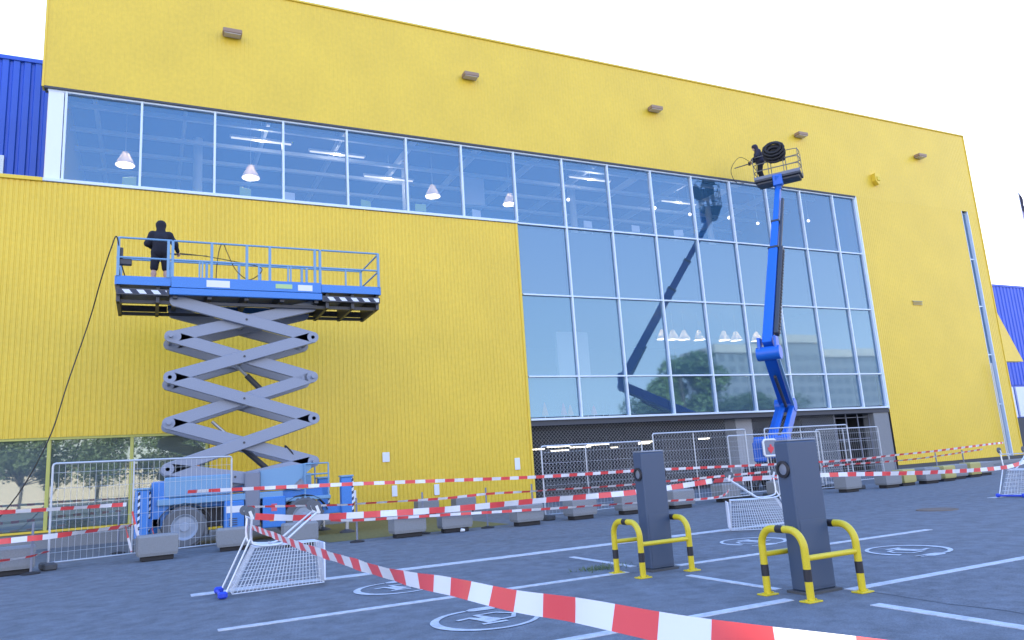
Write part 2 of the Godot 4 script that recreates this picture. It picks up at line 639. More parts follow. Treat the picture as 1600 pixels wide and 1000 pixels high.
func grounds() -> void:
	setting("ground", flat(-900, 900, -700, 900, 0.0), M.asphalt)
	# resurfaced areas, with the uneven edge of a spread layer
	for a in [[[Vector2(4.6, -16.4), Vector2(5.6, -14.2), Vector2(7.4, -13.2), Vector2(8.6, -11.7), Vector2(15.5, -12.2), Vector2(24, -13.5), Vector2(25, -16.3), Vector2(14, -16.6)], "asphalt_patch"], [[Vector2(6.3, -5.75), Vector2(7.0, -6.9), Vector2(9.2, -6.5), Vector2(10.6, -5.2), Vector2(10.2, -3.0), Vector2(6.3, -3.6)], "asphalt_patch"], [[Vector2(5.5, -10.9), Vector2(9.9, -10.8), Vector2(9.4, -8.7), Vector2(5.9, -8.6)], "asphalt_patch"]]:
		var poly := PackedVector2Array()
		var src: Array = a[0]
		for i in src.size():
			for k in 8:
				var q: Vector2 = src[i].lerp(src[(i + 1) % src.size()], k / 8.0)
				poly.append(q + Vector2(rng.randf_range(-0.05, 0.05), rng.randf_range(-0.05, 0.05)))
		var mb := MB.new()
		var idx := Geometry2D.triangulate_polygon(poly)
		for i in range(0, idx.size(), 3):
			var q0 := Vector3(poly[idx[i]].x, 0.003, poly[idx[i]].y)
			var q1 := Vector3(poly[idx[i + 1]].x, 0.003, poly[idx[i + 1]].y)
			var q2 := Vector3(poly[idx[i + 2]].x, 0.003, poly[idx[i + 2]].y)
			if (q1 - q0).cross(q2 - q0).y < 0.0:
				mb.tri(q0, q2, q1)
			else:
				mb.tri(q0, q1, q2)
		setting(a[1], mb, M.asphalt_dark)
	setting("yellow_ground_area", flat(3.7, 8.2, -24.6, -17.6, 0.004), M.olive_yellow)  # flat olive-yellow area on the ground before the yellow wall
	# bay lines
	for l in [[0.55, 5.7, -11.35, 0.24], [5.7, 11.25, -11.37, 0.24], [0.66, 5.5, -8.42, 0.12], [6.25, 11.2, -8.36, 0.12], [0.66, 5.5, -5.68, 0.12], [6.25, 11.2, -5.64, 0.12], [17.4, 23.0, -11.3, 0.19]]:
		setting("bay_line", MB.new().box(Vector3((l[0] + l[1]) * 0.5, 0.003, l[2]), Vector3(l[1] - l[0], 0.008, l[3])), M.road_paint)
	for l in [[-10.4, -8.75, 0.1], [-7.6, -6.15, 0.09], [-5.0, 4.0, 0.12]]:
		setting("bay_line", MB.new().box(Vector3(5.83, 0.003, (l[0] + l[1]) * 0.5), Vector3(l[2], 0.008, l[1] - l[0])), M.road_paint)
	# the round charging symbol: a lead that ends in a plug, a charger inside
	for s in [[2.93, -6.97, 0.0], [2.86, -9.66, 0.0], [8.98, -7.06, PI], [8.66, -9.56, PI]]:
		var mb := MB.new()
		var t := Transform2D(s[2], Vector2(s[0], s[1]))
		var put := func(pts: Array) -> Array:
			var out := []
			for q in pts:
				var w: Vector2 = t * Vector2(q.x, -q.y)
				out.append(Vector3(w.x, w.y, q.z))
			return out
		var ring := []
		for k in 41:
			var an := deg_to_rad(lerpf(28.0, -268.0, k / 40.0))
			var wd := 0.05 + 0.055 * exp(-pow((k - 0.0) / 4.0, 2.0)) + 0.045 * exp(-pow((k - 27.0) / 7.0, 2.0))
			ring.append(Vector3(cos(an) * 0.49, sin(an) * 0.49, wd))
		stroke(mb, put.call(ring), 0.0065)
		stroke(mb, put.call([Vector3(0.0, 0.49, 0.06), Vector3(0.06, 0.5, 0.15), Vector3(0.27, 0.49, 0.17), Vector3(0.3, 0.48, 0.12)]), 0.0065)
		stroke(mb, put.call([Vector3(0.3, 0.52, 0.03), Vector3(0.43, 0.51, 0.03)]), 0.0065)
		stroke(mb, put.call([Vector3(0.3, 0.45, 0.03), Vector3(0.43, 0.43, 0.03)]), 0.0065)
		stroke(mb, put.call([Vector3(-0.26, 0.1, 0.05), Vector3(-0.12, 0.13, 0.07), Vector3(-0.05, 0.0, 0.1), Vector3(0.0, -0.17, 0.13)]), 0.0065)
		stroke(mb, put.call([Vector3(-0.13, -0.22, 0.06), Vector3(0.12, -0.22, 0.06)]), 0.0068)
		stroke(mb, put.call([Vector3(-0.02, 0.24, 0.05), Vector3(0.02, 0.02, 0.09), Vector3(0.1, -0.13, 0.07)]), 0.0071)
		stroke(mb, put.call([Vector3(0.0, 0.22, 0.04), Vector3(0.2, 0.22, 0.045), Vector3(0.32, 0.06, 0.05), Vector3(0.24, -0.1, 0.05), Vector3(0.1, -0.12, 0.05)]), 0.0073)
		setting("charging_symbol", mb, M.road_paint)
	# a shallow kerb along the foot of the front
	var kb := MB.new()
	kb.cbox(Vector3(7.2, 0.02, FZ + 0.35), Vector3(11.0, 0.2, 0.7), 0.015)
	setting("kerb", kb, M.concrete)
	kb = MB.new()
	kb.cbox(Vector3(37.2, 0.02, FZ + 0.35), Vector3(10.4, 0.2, 0.7), 0.015)
	setting("kerb", kb, M.concrete)


func ribbed(x0: float, x1: float, y0: float, y1: float, pitch: float, depth: float, mb: MB = null) -> MB:
	if mb == null:
		mb = MB.new()
	var prof := [[0.0, 0.0], [0.56, 0.0], [0.66, -depth], [0.9, -depth], [1.0, 0.0]]
	for i in roundi((x1 - x0) / pitch):
		for k in 4:
			var a: float = x0 + (i + prof[k][0]) * pitch
			var b: float = x0 + (i + prof[k + 1][0]) * pitch
			mb.quad(Vector3(a, y0, prof[k][1]), Vector3(b, y0, prof[k + 1][1]), Vector3(b, y1, prof[k + 1][1]), Vector3(a, y1, prof[k][1]))
	return mb


const UPRIGHTS := [-2.6, -0.48, 1.73, 3.95, 6.18, 8.4, 10.62, 12.87, 15.09, 17.31, 19.54, 21.78, 24.01, 26.24, 28.46, 30.68, 32.26]


func pane(parent: Node, x0: float, x1: float, y0: float, y1: float, z: float, m: Material) -> void:
	var q := QuadMesh.new()
	q.size = Vector2(x1 - x0, y1 - y0)
	var o := part_mesh(parent, "pane", q, m)
	o.position = Vector3((x0 + x1) * 0.5, (y0 + y1) * 0.5, z)
	o.rotation = Vector3(rng.randf_range(-0.0016, 0.0016), rng.randf_range(-0.002, 0.002), 0)


func bx(parent: Node, called: String, x0: float, x1: float, y0: float, y1: float, z0: float, z1: float, m: Material, ch := 0.0) -> MeshInstance3D:
	var mb := MB.new()
	mb.cbox(Vector3(x0 + x1, y0 + y1, z0 + z1) * 0.5, Vector3(x1 - x0, y1 - y0, absf(z1 - z0)), ch)
	return part(parent, called, mb, m)


func store() -> void:
	var s := thing("store_building", "large yellow corrugated store building with long band of blue glass", "building", Vector3(0, 0, FZ))
	part(s, "upper_cladding", ribbed(-3.22, 42.14, 13.86, 18.5, PITCH, 0.006), M.yellow_sheet)
	part(s, "lower_cladding", ribbed(-14.0, 1.68, 3.07, 10.74, PITCH, 0.016), M.yellow_sheet)
	part(s, "lower_cladding", ribbed(1.68, 12.74, 0.13, 10.74, PITCH, 0.016), M.yellow_sheet)
	part(s, "side_cladding", ribbed(32.34, 40.74, 0.3, 13.86, PITCH, 0.01), M.yellow_sheet)
	part(s, "side_cladding", ribbed(41.3, 42.14, 0.3, 13.86, PITCH, 0.01), M.yellow_sheet)
	bx(s, "roof_coping", -3.26, 42.2, 18.5, 18.58, -0.5, 0.05, M.yellow_trim, 0.01)
	bx(s, "parapet_coping", -14.0, -3.1, 10.74, 10.86, -0.4, 0.06, M.yellow_trim, 0.01)
	bx(s, "corner_trim", -3.27, -3.21, 13.84, 18.5, -0.3, 0.03, M.yellow_trim)
	bx(s, "corner_trim", 42.13, 42.2, 0.3, 18.5, -0.3, 0.03, M.yellow_trim)
	bx(s, "corner_trim", 12.73, 12.82, 0.13, 10.74, -0.35, 0.02, M.yellow_trim)
	bx(s, "window_trim", 32.29, 32.36, 3.0, 13.86, -0.3, 0.012, M.white_frame)
	bx(s, "fascia_edge", -3.2, 32.3, 13.8, 13.87, -0.35, 0.03, M.soffit)
	bx(s, "plinth", 32.34, 42.14, 0.0, 0.3, -0.3, -0.02, M.concrete_dark)
	# shell
	bx(s, "roof", -3.2, 42.1, 18.1, 18.4, -45, -0.3, M.soffit)
	bx(s, "back_wall", -3.2, 42.1, 0, 18.1, -45.3, -45, M.yellow_trim)
	bx(s, "end_wall", 41.9, 42.12, 0, 18.1, -45, -0.3, M.yellow_trim)
	bx(s, "end_wall", -3.15, -2.9, 10.86, 18.1, -45, -0.55, M.yellow_trim)
	bx(s, "fascia_wall", -3.15, 41.9, 13.9, 18.1, -0.3, -0.05, M.soffit)
	bx(s, "inner_wall", -14, 1.7, 3.3, 10.5, -0.35, -0.1, M.soffit)
	bx(s, "inner_wall", 1.7, 12.7, 0, 10.5, -0.35, -0.1, M.soffit)
	bx(s, "inner_wall", 32.4, 40.7, 0, 13.8, -0.35, -0.1, M.soffit)
	bx(s, "terrace_roof", -14, -3.2, 10.4, 10.6, -12, -0.36, M.concrete_dark)
	# white corner post at the left end of the glass band
	bx(s, "corner_post", -3.08, -2.66, 10.86, 13.8, -0.5, -0.04, M.white_panel, 0.01)
	# glass band
	var w := hub(s, "window_band")
	for i in UPRIGHTS.size() - 1:
		pane(w, UPRIGHTS[i] + 0.03, UPRIGHTS[i + 1] - 0.03, 10.86, 13.8, -0.13, M.glass_tinted)
	for i in UPRIGHTS.size():
		bx(w, "mullion", UPRIGHTS[i] - 0.035, UPRIGHTS[i] + 0.035, 10.86 if i < 8 else 3.12, 13.8, -0.24, -0.02, M.white_frame, 0.006)
	bx(w, "sill", -3.1, 12.83, 10.76, 10.86, -0.3, 0.05, M.white_frame, 0.008)
	bx(w, "head", -3.1, 32.3, 13.74, 13.8, -0.22, -0.03, M.white_frame)
	# tall glass wall
	var g := hub(s, "glass_wall")
	var rows := [3.14, 4.71, 7.92, 10.8]
	for r in 3:
		for i in range(7, UPRIGHTS.size() - 1):
			pane(g, UPRIGHTS[i] + 0.03, UPRIGHTS[i + 1] - 0.03, rows[r] + 0.03, rows[r + 1] - 0.03, -0.13, M.glass_hall if r == 1 or (r == 0 and i < 9) else M.glass_spandrel)
	for r in range(1, 4):
		for i in range(7, UPRIGHTS.size() - 1):
			bx(g, "transom", UPRIGHTS[i] + 0.036, UPRIGHTS[i + 1] - 0.036, rows[r] - 0.03, rows[r] + 0.03, -0.22, -0.035, M.white_frame, 0.005)
	bx(g, "sill", 12.83, 32.3, 3.04, 3.12, -0.4, 0.06, M.white_frame, 0.008)
	for i in range(7, UPRIGHTS.size() - 1):
		bx(g, "backing_panel", UPRIGHTS[i] + 0.02, UPRIGHTS[i + 1] - 0.02, 7.95, 10.74, -0.5, -0.42, M.backing)
		bx(g, "backing_panel", UPRIGHTS[i] + 0.02, UPRIGHTS[i + 1] - 0.02, 3.14, 4.68, -0.5, -0.42, M.backing)
	# slit with a glazed strip near the right corner
	var sl := hub(s, "slit_window")
	bx(sl, "slit_back", 40.74, 41.3, 0.3, 13.86, -0.32, -0.26, M.room_wall)
	bx(sl, "slit_side", 40.74, 40.78, 0.3, 13.86, -0.26, 0.01, M.white_frame)
	bx(sl, "slit_side", 41.26, 41.3, 0.3, 13.86, -0.26, 0.01, M.white_frame)
	for k in 5:
		pane(sl, 40.8, 41.24, 0.4 + k * 2.68, 3.0 + k * 2.68, -0.15, M.glass_spandrel)
		bx(sl, "slit_bar", 40.8, 41.24, 0.32 + k * 2.68, 0.39 + k * 2.68, -0.2, -0.1, M.white_frame)
	# shop window at ground level on the left
	var sw := hub(s, "shop_window")
	var xs := [-14.0, -11.2, -9.0, -6.8, -4.68, -2.57, -0.46, 1.62]
	for i in xs.size() - 1:
		pane(sw, xs[i] + 0.04, xs[i + 1] - 0.04, 0.52, 3.0, -0.16, M.glass_shop)
		bx(sw, "mullion", xs[i + 1] - 0.045, xs[i + 1] + 0.045, 0.5, 3.04, -0.26, -0.06, M.green_frame, 0.006)
	bx(sw, "sill", -14, 1.68, 0.44, 0.5, -0.3, 0.02, M.yellow_trim, 0.006)
	bx(sw, "plinth", -14, 1.68, 0.0, 0.44, -0.35, -0.04, M.concrete)
	bx(sw, "head", -14, 1.68, 3.0, 3.07, -0.35, -0.03, M.green_frame)
	bx(sw, "shop_floor", -14, 1.68, 0.3, 0.4, -9, -0.36, M.room_floor)
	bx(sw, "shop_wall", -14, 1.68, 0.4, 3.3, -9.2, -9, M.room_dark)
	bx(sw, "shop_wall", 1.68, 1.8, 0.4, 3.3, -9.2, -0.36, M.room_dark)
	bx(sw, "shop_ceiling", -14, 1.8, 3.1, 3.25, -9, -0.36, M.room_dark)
	# open parking level under the glass wall
	var p := hub(s, "parking_level")
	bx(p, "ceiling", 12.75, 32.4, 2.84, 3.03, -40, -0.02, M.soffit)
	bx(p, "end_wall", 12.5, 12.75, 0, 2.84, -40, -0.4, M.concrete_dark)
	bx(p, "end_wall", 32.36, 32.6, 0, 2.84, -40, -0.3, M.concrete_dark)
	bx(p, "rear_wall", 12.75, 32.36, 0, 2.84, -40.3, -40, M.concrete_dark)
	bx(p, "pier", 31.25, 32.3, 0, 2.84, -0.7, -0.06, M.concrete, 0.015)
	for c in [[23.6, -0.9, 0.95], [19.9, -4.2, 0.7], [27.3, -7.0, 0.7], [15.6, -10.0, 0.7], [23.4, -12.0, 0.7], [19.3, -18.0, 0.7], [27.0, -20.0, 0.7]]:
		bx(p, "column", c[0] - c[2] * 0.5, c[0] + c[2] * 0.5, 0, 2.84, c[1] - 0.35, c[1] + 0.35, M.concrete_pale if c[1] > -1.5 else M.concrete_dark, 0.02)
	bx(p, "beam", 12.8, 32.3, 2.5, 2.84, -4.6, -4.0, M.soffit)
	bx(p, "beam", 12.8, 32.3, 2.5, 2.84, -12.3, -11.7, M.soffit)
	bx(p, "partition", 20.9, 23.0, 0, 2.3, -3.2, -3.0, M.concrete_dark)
	# glazed steel grille at the right end
	bx(p, "grille_back", 28.9, 31.25, 0, 2.84, -2.4, -2.3, M.room_dark)
	for k in 6:
		bx(p, "grille_bar", 28.9, 31.25, 0.15 + k * 0.5, 0.18 + k * 0.5, -0.42, -0.38, M.grey_plate)
	for k in 4:
		bx(p, "grille_post", 28.9 + k * 0.77, 28.94 + k * 0.77, 0, 2.84, -0.37, -0.33, M.grey_plate)
	# diamond netting hung across the opening
	var nb := MB.new()
	var x0 := 12.84
	var x1 := 28.9
	var y0 := 0.25
	var y1 := 3.0
	var st := 0.15
	for sg in [-1.0, 1.0]:
		for k in int((x1 - x0 + (y1 - y0)) / st) + 1:
			var c: float = (x0 - (y1 - y0) + k * st) if sg > 0 else (x0 + k * st)
			var a := Vector2(c, y0)
			var b := Vector2(c + sg * (y1 - y0), y1)
			if minf(a.x, b.x) < x0:
				var t := (x0 - minf(a.x, b.x)) / (y1 - y0)
				if sg > 0:
					a = a.lerp(b, t)
				else:
					b = b.lerp(a, t)
			if maxf(a.x, b.x) > x1:
				var t := (maxf(a.x, b.x) - x1) / (y1 - y0)
				if sg > 0:
					b = b.lerp(a, t)
				else:
					a = a.lerp(b, t)
			if a.distance_to(b) > 0.05 and a.y < b.y:
				nb.tube(Vector3(a.x, a.y, -0.3 + sg * 0.004), Vector3(b.x, b.y, -0.3 + sg * 0.004), 0.0065, 4)
	var net := thing("debris_net", "grey diamond mesh netting hung across the dark parking opening", "net", Vector3(0, 0, FZ))
	var no := part(net, "mesh", nb, M.net_grey)
	no.set_meta("kind", "stuff")
	nb = MB.new()
	nb.tube(Vector3(x0, y1, -0.3), Vector3(x1, y1, -0.3), 0.012, 6)
	part(net, "rope", nb, M.net_grey)
	# strip lights under the parking ceiling
	var rows2 := [[16.8, -5.2], [18.9, -5.2], [21.4, -5.2], [24.9, -5.2], [17.2, -8.5], [19.9, -8.5], [23.6, -8.5], [18.0, -14.5], [22.0, -14.5], [26.0, -14.5]]
	var words := ["near left end", "second from left in near row", "third in near row", "right end of near row", "left of middle row", "middle of middle row", "right of middle row", "left of back row", "middle of back row", "right of back row"]
	for i in rows2.size():
		var t := thing("strip_light", "lit fluorescent strip light hung under parking ceiling, " + words[i], "light", Vector3(rows2[i][0], 2.22, FZ + rows2[i][1]), 0, "strip lights in the parking level")
		bx(t, "housing", -0.65, 0.65, -0.02, 0.06, -0.06, 0.06, M.grey_plate)
		for hx in [-0.5, 0.5]:
			bx(t, "hanger", hx - 0.008, hx + 0.008, 0.06, 0.62, -0.008, 0.008, M.grey_plate)
		bx(t, "tube", -0.6, 0.6, -0.07, -0.02, -0.025, 0.025, M.tube_light)
		var l := OmniLight3D.new()
		l.name = "lamp"
		t.add_child(l)
		l.position = Vector3(0, -0.12, 0)
		l.light_energy = 0.025
		l.light_color = Color(1.0, 0.95, 0.86)
		l.light_size = 0.05
		l.omni_range = 30.0
		l.omni_attenuation = 2.0
		l.shadow_enabled = true


func neighbours() -> void:
	var b := thing("blue_warehouse", "tall dark blue ribbed hall rising behind left end of yellow store", "building", Vector3(0, 0, -31.0))
	part(b, "wall_cladding", ribbed(-31.2, -3.2, 10.6, 17.6, 0.35, 0.07), M.blue_sheet)
	bx(b, "coping", -31.2, -3.2, 17.6, 17.75, -0.4, 0.05, M.blue_sheet)
	bx(b, "hall_body", -31.2, -3.2, 0.0, 17.4, -30, -0.15, M.blue_sheet)
	var w := bx(b, "window", -6.6, -5.05, 12.9, 13.75, -0.1, 0.04, M.white_frame)
	var q := MB.new()
	q.box(Vector3(-5.85, 13.32, 0.05), Vector3(1.3, 0.68, 0.02))
	part(w, "pane", q, M.glass_spandrel)
	var r := thing("blue_hall", "bright blue flat-roofed hall at right edge beyond yellow store", "building", Vector3(0, 0, -45.0))
	part(r, "wall_cladding", ribbed(52.5, 129.5, 6.1, 16.0, 0.55, 0.07), M.blue_sheet)
	bx(r, "coping", 52.5, 129.5, 16.0, 16.2, -0.4, 0.06, M.blue_sheet)
	bx(r, "hall_body", 52.5, 129.5, 0.0, 15.9, -30, -0.15, M.blue_sheet)
	for k in 12:
		bx(r, "window", 56 + k * 4.0, 59.6 + k * 4.0, 3.0, 5.9, -0.1, 0.05, M.white_panel)
	bx(r, "base_wall", 52.5, 129.5, 0, 2.9, -0.14, 0.03, M.concrete_dark)
	var f := thing("yellow_fin", "yellow triangular wall fin jutting out before the blue hall", "sign", Vector3(0, 0, -32.0))
	var mb := MB.new()
	mb.prism(PackedVector2Array([Vector2(52.6, 10.9), Vector2(55.15, 6.35), Vector2(52.6, 6.35)]), 0.5)
	part(f, "fin", mb, M.yellow_sheet)
	bx(f, "post", 52.4, 52.62, 0, 10.9, -0.2, 0.2, M.yellow_trim)
	var fl := thing("flag", "half-furled dark purple and red flag on tall white pole at right edge", "flag", Vector3(73.75, 0, -40.0))
	mb = MB.new()
	mb.tube(Vector3.ZERO, Vector3(0, 24.3, 0), 0.09, 8, 0.05)
	mb.lathe(PackedVector2Array([Vector2(0.0, 24.25), Vector2(0.11, 24.33), Vector2(0.11, 24.42), Vector2(0.0, 24.5)]), 8)
	part(fl, "pole", mb, M.white_panel)
	mb = MB.new()
	var bm := MB.new()
	for i in 10:
		for j in 8:
			var f0 := func(a: float, c: float) -> Vector3:
				return Vector3(0.1 + a * 1.5, 23.9 - c * 3.6 - a * 2.4, 0.35 * sin(a * 9.0 + c * 3.0) * a)
			var dst := bm if j < 4 else mb
			dst.quad(f0.call(i / 10.0, (j + 1) / 8.0), f0.call((i + 1) / 10.0, (j + 1) / 8.0), f0.call((i + 1) / 10.0, j / 8.0), f0.call(i / 10.0, j / 8.0))
	part(fl, "cloth", bm, M.fabric_purple)
	part(fl, "cloth", mb, mat("flag_violet", lin(0.35, 0.3, 0.5), 0.8))


func inside_store() -> void:
	# cafe floor behind the glass band and the hall behind the tall glass
	var s := get_node("store_building")
	var c := hub(s, "cafe_hall")
	bx(c, "floor", -2.9, 32.3, 10.45, 10.72, -16, -0.55, M.room_floor)
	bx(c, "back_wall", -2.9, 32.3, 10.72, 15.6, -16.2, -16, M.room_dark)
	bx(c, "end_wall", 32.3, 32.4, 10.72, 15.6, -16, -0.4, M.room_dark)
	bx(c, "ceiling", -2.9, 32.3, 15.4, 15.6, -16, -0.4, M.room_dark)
	for k in 7:
		bx(c, "ceiling_beam", -2.88, 32.28, 14.5 - 0.05 * (k % 2), 14.64 - 0.05 * (k % 2), -2.6 - k * 1.9, -2.46 - k * 1.9, M.room_beam)
	for k in 12:
		var mb := MB.new()
		mb.bar(Vector3(-2.0 + k * 2.9, 14.9, -15.5), Vector3(-2.0 + k * 2.9, 14.9, -1.0), 0.12, 0.3)
		part(c, "roof_girder", mb, M.room_beam)
	for k in 5:
		bx(c, "wall_board", 0.0 + k * 6.2, 1.7 + k * 6.2, 11.6, 13.2, -15.95, -15.9, M.room_wall)
	bx(c, "white_board", 12.4, 13.5, 13.1, 14.4, -4.5, -4.4, M.white_panel)
	for k in 4:
		var mb := MB.new()
		mb.tube(Vector3(1.5 + k * 8.8, 10.72, -6.0), Vector3(1.5 + k * 8.8, 15.4, -6.0), 0.18, 12)
		part(c, "column", mb, M.room_beam)
	var h := hub(s, "show_hall")
	bx(h, "floor", 12.8, 32.3, 4.4, 4.62, -16, -0.52, M.room_floor)
	bx(h, "back_wall", 12.8, 32.3, 4.62, 8.6, -16.2, -16, M.room_wall)
	bx(h, "ceiling", 12.8, 32.3, 8.6, 8.75, -16, -0.52, M.room_wall)
	bx(h, "end_wall", 12.6, 12.8, 4.62, 8.6, -16, -0.4, M.room_wall)
	bx(h, "end_wall", 32.3, 32.4, 4.62, 8.6, -16, -0.4, M.room_wall)
	bx(h, "partition", 16.0, 17.6, 4.62, 7.1, -3.4, -3.2, M.white_panel)
	# pendant lamps
	var shade := MB.new()
	shade.lathe(PackedVector2Array([Vector2(0.03, 0.0), Vector2(0.07, -0.02), Vector2(0.11, -0.12), Vector2(0.2, -0.32), Vector2(0.25, -0.46), Vector2(0.24, -0.46), Vector2(0.18, -0.32), Vector2(0.1, -0.12), Vector2(0.0, -0.06)]), 20)
	var sm := shade.mesh()
	var bulb := SphereMesh.new()
	bulb.radius = 0.07
	bulb.height = 0.14
	bulb.radial_segments = 12
	bulb.rings = 6
	var cord := MB.new()
	cord.tube(Vector3.ZERO, Vector3(0, 1.0, 0), 0.008, 5)
	var cm := cord.mesh()
	var spots := [[-0.97, 12.75, -27.0, 15.4, "pale bell pendant lamp in first window pane by the white post"], [3.07, 12.75, -27.0, 15.4, "pale bell pendant lamp in third window pane from the left"], [10.03, 12.75, -27.0, 15.4, "pale bell pendant lamp in sixth window pane from the left"], [13.46, 12.75, -27.0, 15.4, "pale bell pendant lamp where glass band meets tall glass wall"], [22.94, 7.65, -30.0, 8.6, "leftmost bell pendant lamp of the row behind the tall glass"], [23.6, 7.65, -30.0, 8.6, "second bell pendant lamp from left behind the tall glass"], [24.3, 7.65, -30.0, 8.6, "third bell pendant lamp from left behind the tall glass"], [25.24, 7.65, -30.0, 8.6, "fourth bell pendant lamp from left behind the tall glass"], [26.87, 7.65, -30.0, 8.6, "fifth bell pendant lamp from left behind the tall glass"], [27.69, 7.65, -30.0, 8.6, "sixth bell pendant lamp from left behind the tall glass"], [29.1, 7.65, -30.0, 8.6, "bell pendant lamp just right of boom lift knuckle behind glass"]]
	for a in spots:
		var t := thing("pendant_lamp", a[4], "lamp", Vector3(a[0], a[1], a[2]), 0, "pendant lamps behind the glass")
		part_mesh(t, "lamp_shade", sm, M.lamp_white).scale = Vector3(1.25, 1.1, 1.25)
		var o := part_mesh(t, "cord", cm, M.label_white)
		o.scale.y = a[3] - a[1]
		part_mesh(t, "bulb", bulb, M.tube_light).position.y = -0.3
		var l := OmniLight3D.new()
		l.name = "lamp"
		t.add_child(l)
		l.position.y = -0.3
		l.light_energy = 0.4
		l.light_size = 0.06
		l.light_color = Color(1.0, 0.93, 0.82)
		l.omni_range = 30.0
		l.omni_attenuation = 2.0
		l.shadow_enabled = true
	# small globe lamps
	var gm := SphereMesh.new()
	gm.radius = 0.07
	gm.height = 0.14
	gm.radial_segments = 14
	gm.rings = 8
	var where := ["second", "fourth", "fifth", "sixth", "seventh", "eighth"]
	var gx := [[16.33, 12.74], [20.97, 12.79], [23.0, 12.66], [25.4, 12.7], [27.24, 12.57], [30.79, 13.01]]
	for i in gx.size():
		var t := thing("globe_lamp", "small white globe lamp in %s pane of the top row above the tall glass" % where[i], "lamp", Vector3(gx[i][0], gx[i][1], -27.0), 0, "globe lamps behind the glass")
		part_mesh(t, "globe", gm, M.tube_light)
		var o := part_mesh(t, "cord", cm, M.label_white)
		o.scale.y = 15.4 - gx[i][1]
	# strip lights hung under the cafe beams
	for a in [[3.6, -28.2, "under cafe beam in third window pane"], [6.6, -28.6, "under cafe beam in fourth window pane"], [9.3, -30.5, "under cafe beam in fifth window pane"], [18.2, -28.0, "under cafe beam in second pane above tall glass"], [24.5, -29.5, "under cafe beam behind the basket reflection"]]:
		var t := thing("strip_light", "lit fluorescent strip light " + a[2], "light", Vector3(a[0], 14.32, a[1]), 0, "strip lights in the cafe")
		bx(t, "housing", -1.15, 1.15, -0.02, 0.06, -0.06, 0.06, M.label_white)
		bx(t, "tube", -1.1, 1.1, -0.07, -0.02, -0.025, 0.025, M.tube_dim)
		bx(t, "hanger", -0.01, 0.01, 0.06, 1.08, -0.01, 0.01, M.label_white)
		var l := OmniLight3D.new()
		l.name = "lamp"
		t.add_child(l)
		l.position.y = -0.14
		l.light_energy = 0.3
		l.light_size = 0.06
		l.light_color = Color(1.0, 0.96, 0.9)
		l.omni_range = 30.0
		l.omni_attenuation = 2.0
		l.shadow_enabled = true
	# chairs and tables of the cafe
	var seats := [[-0.75, "lime", "lime green chair behind first window pane"], [2.75, "lime", "lime green chair behind third window pane"], [4.3, "white", "white chair behind fourth window pane"], [7.1, "lime", "lime green chair behind fifth window pane"], [9.3, "lime", "lime green chair behind sixth window pane"], [11.6, "white", "white chair behind seventh window pane"], [16.9, "white", "white chair behind second pane above the tall glass"], [19.4, "white", "white chair behind third pane above the tall glass"], [21.9, "white", "white chair behind fourth pane above the tall glass"]]
	for a in seats:
		var t := thing("cafe_chair", a[2], "chair", Vector3(a[0], 10.72, -26.6 - 0.2 * rng.randf()), rng.randf_range(-0.5, 0.5), "chairs in the cafe")
		var m: Material = M.lime if a[1] == "lime" else M.label_white
		bx(t, "seat", -0.22, 0.22, 0.44, 0.47, -0.22, 0.22, m, 0.01)
		bx(t, "backrest", -0.22, 0.22, 0.62, 0.92, 0.19, 0.22, m, 0.01)
		for sx in [-0.2, 0.2]:
			for sz in [-0.2, 0.2]:
				bx(t, "leg", sx - 0.015, sx + 0.015, 0, 0.62 if sz > 0 else 0.44, sz - 0.015, sz + 0.015, m)
	for a in [[0.9, "second"], [5.4, "fourth"], [8.2, "fifth"]]:
		var t := thing("cafe_table", "white cafe table behind the %s window pane from the left" % a[1], "table", Vector3(a[0], 10.72, -27.4), 0, "tables in the cafe")
		bx(t, "tabletop", -0.6, 0.6, 0.72, 0.76, -0.35, 0.35, M.label_white, 0.008)
		for sx in [-0.54, 0.54]:
			for sz in [-0.3, 0.3]:
				bx(t, "leg", sx - 0.02, sx + 0.02, 0, 0.72, sz - 0.02, sz + 0.02, M.label_white)
	# folded sunshades on show in the lowest panes
	var cone := [[13.6, "orange", 0.62], [14.42, "red", 0.58], [14.72, "orange", 0.5], [15.0, "dark", 0.55], [15.5, "dark", 0.55], [15.78, "red", 0.46], [16.2, "dark", 0.55], [16.5, "dark", 0.5]]
	var cl := ["orange folded sunshade in lowest pane nearest the yellow wall", "red folded sunshade in the lowest left pane", "small orange folded sunshade right beside the red one", "dark folded sunshade left of the first mullion in lowest row", "dark folded sunshade just right of first mullion in lowest row", "small red folded sunshade in second lowest pane", "dark folded sunshade in middle of second lowest pane", "rightmost dark folded sunshade in second lowest pane"]
	for i in cone.size():
		var t := thing("folded_sunshade", cl[i], "sunshade", Vector3(cone[i][0], 3.14, FZ - 0.27), 0, "folded sunshades behind the lowest panes")
		var hgt: float = cone[i][2]
		var mb := MB.new()
		var pr := PackedVector2Array([Vector2(0.0, hgt), Vector2(0.04, hgt * 0.85), Vector2(0.1, hgt * 0.4), Vector2(0.13, hgt * 0.16), Vector2(0.07, hgt * 0.14), Vector2(0.0, hgt * 0.14)])
		mb.lathe(pr, 10)
		part(t, "canopy", mb, {"orange": M.orange_plastic, "red": M.red_plastic, "dark": M.post_grey}[cone[i][1]])
		mb = MB.new()
		mb.tube(Vector3.ZERO, Vector3(0, hgt * 0.2, 0), 0.015, 6)
		part(t, "pole", mb, M.steel)


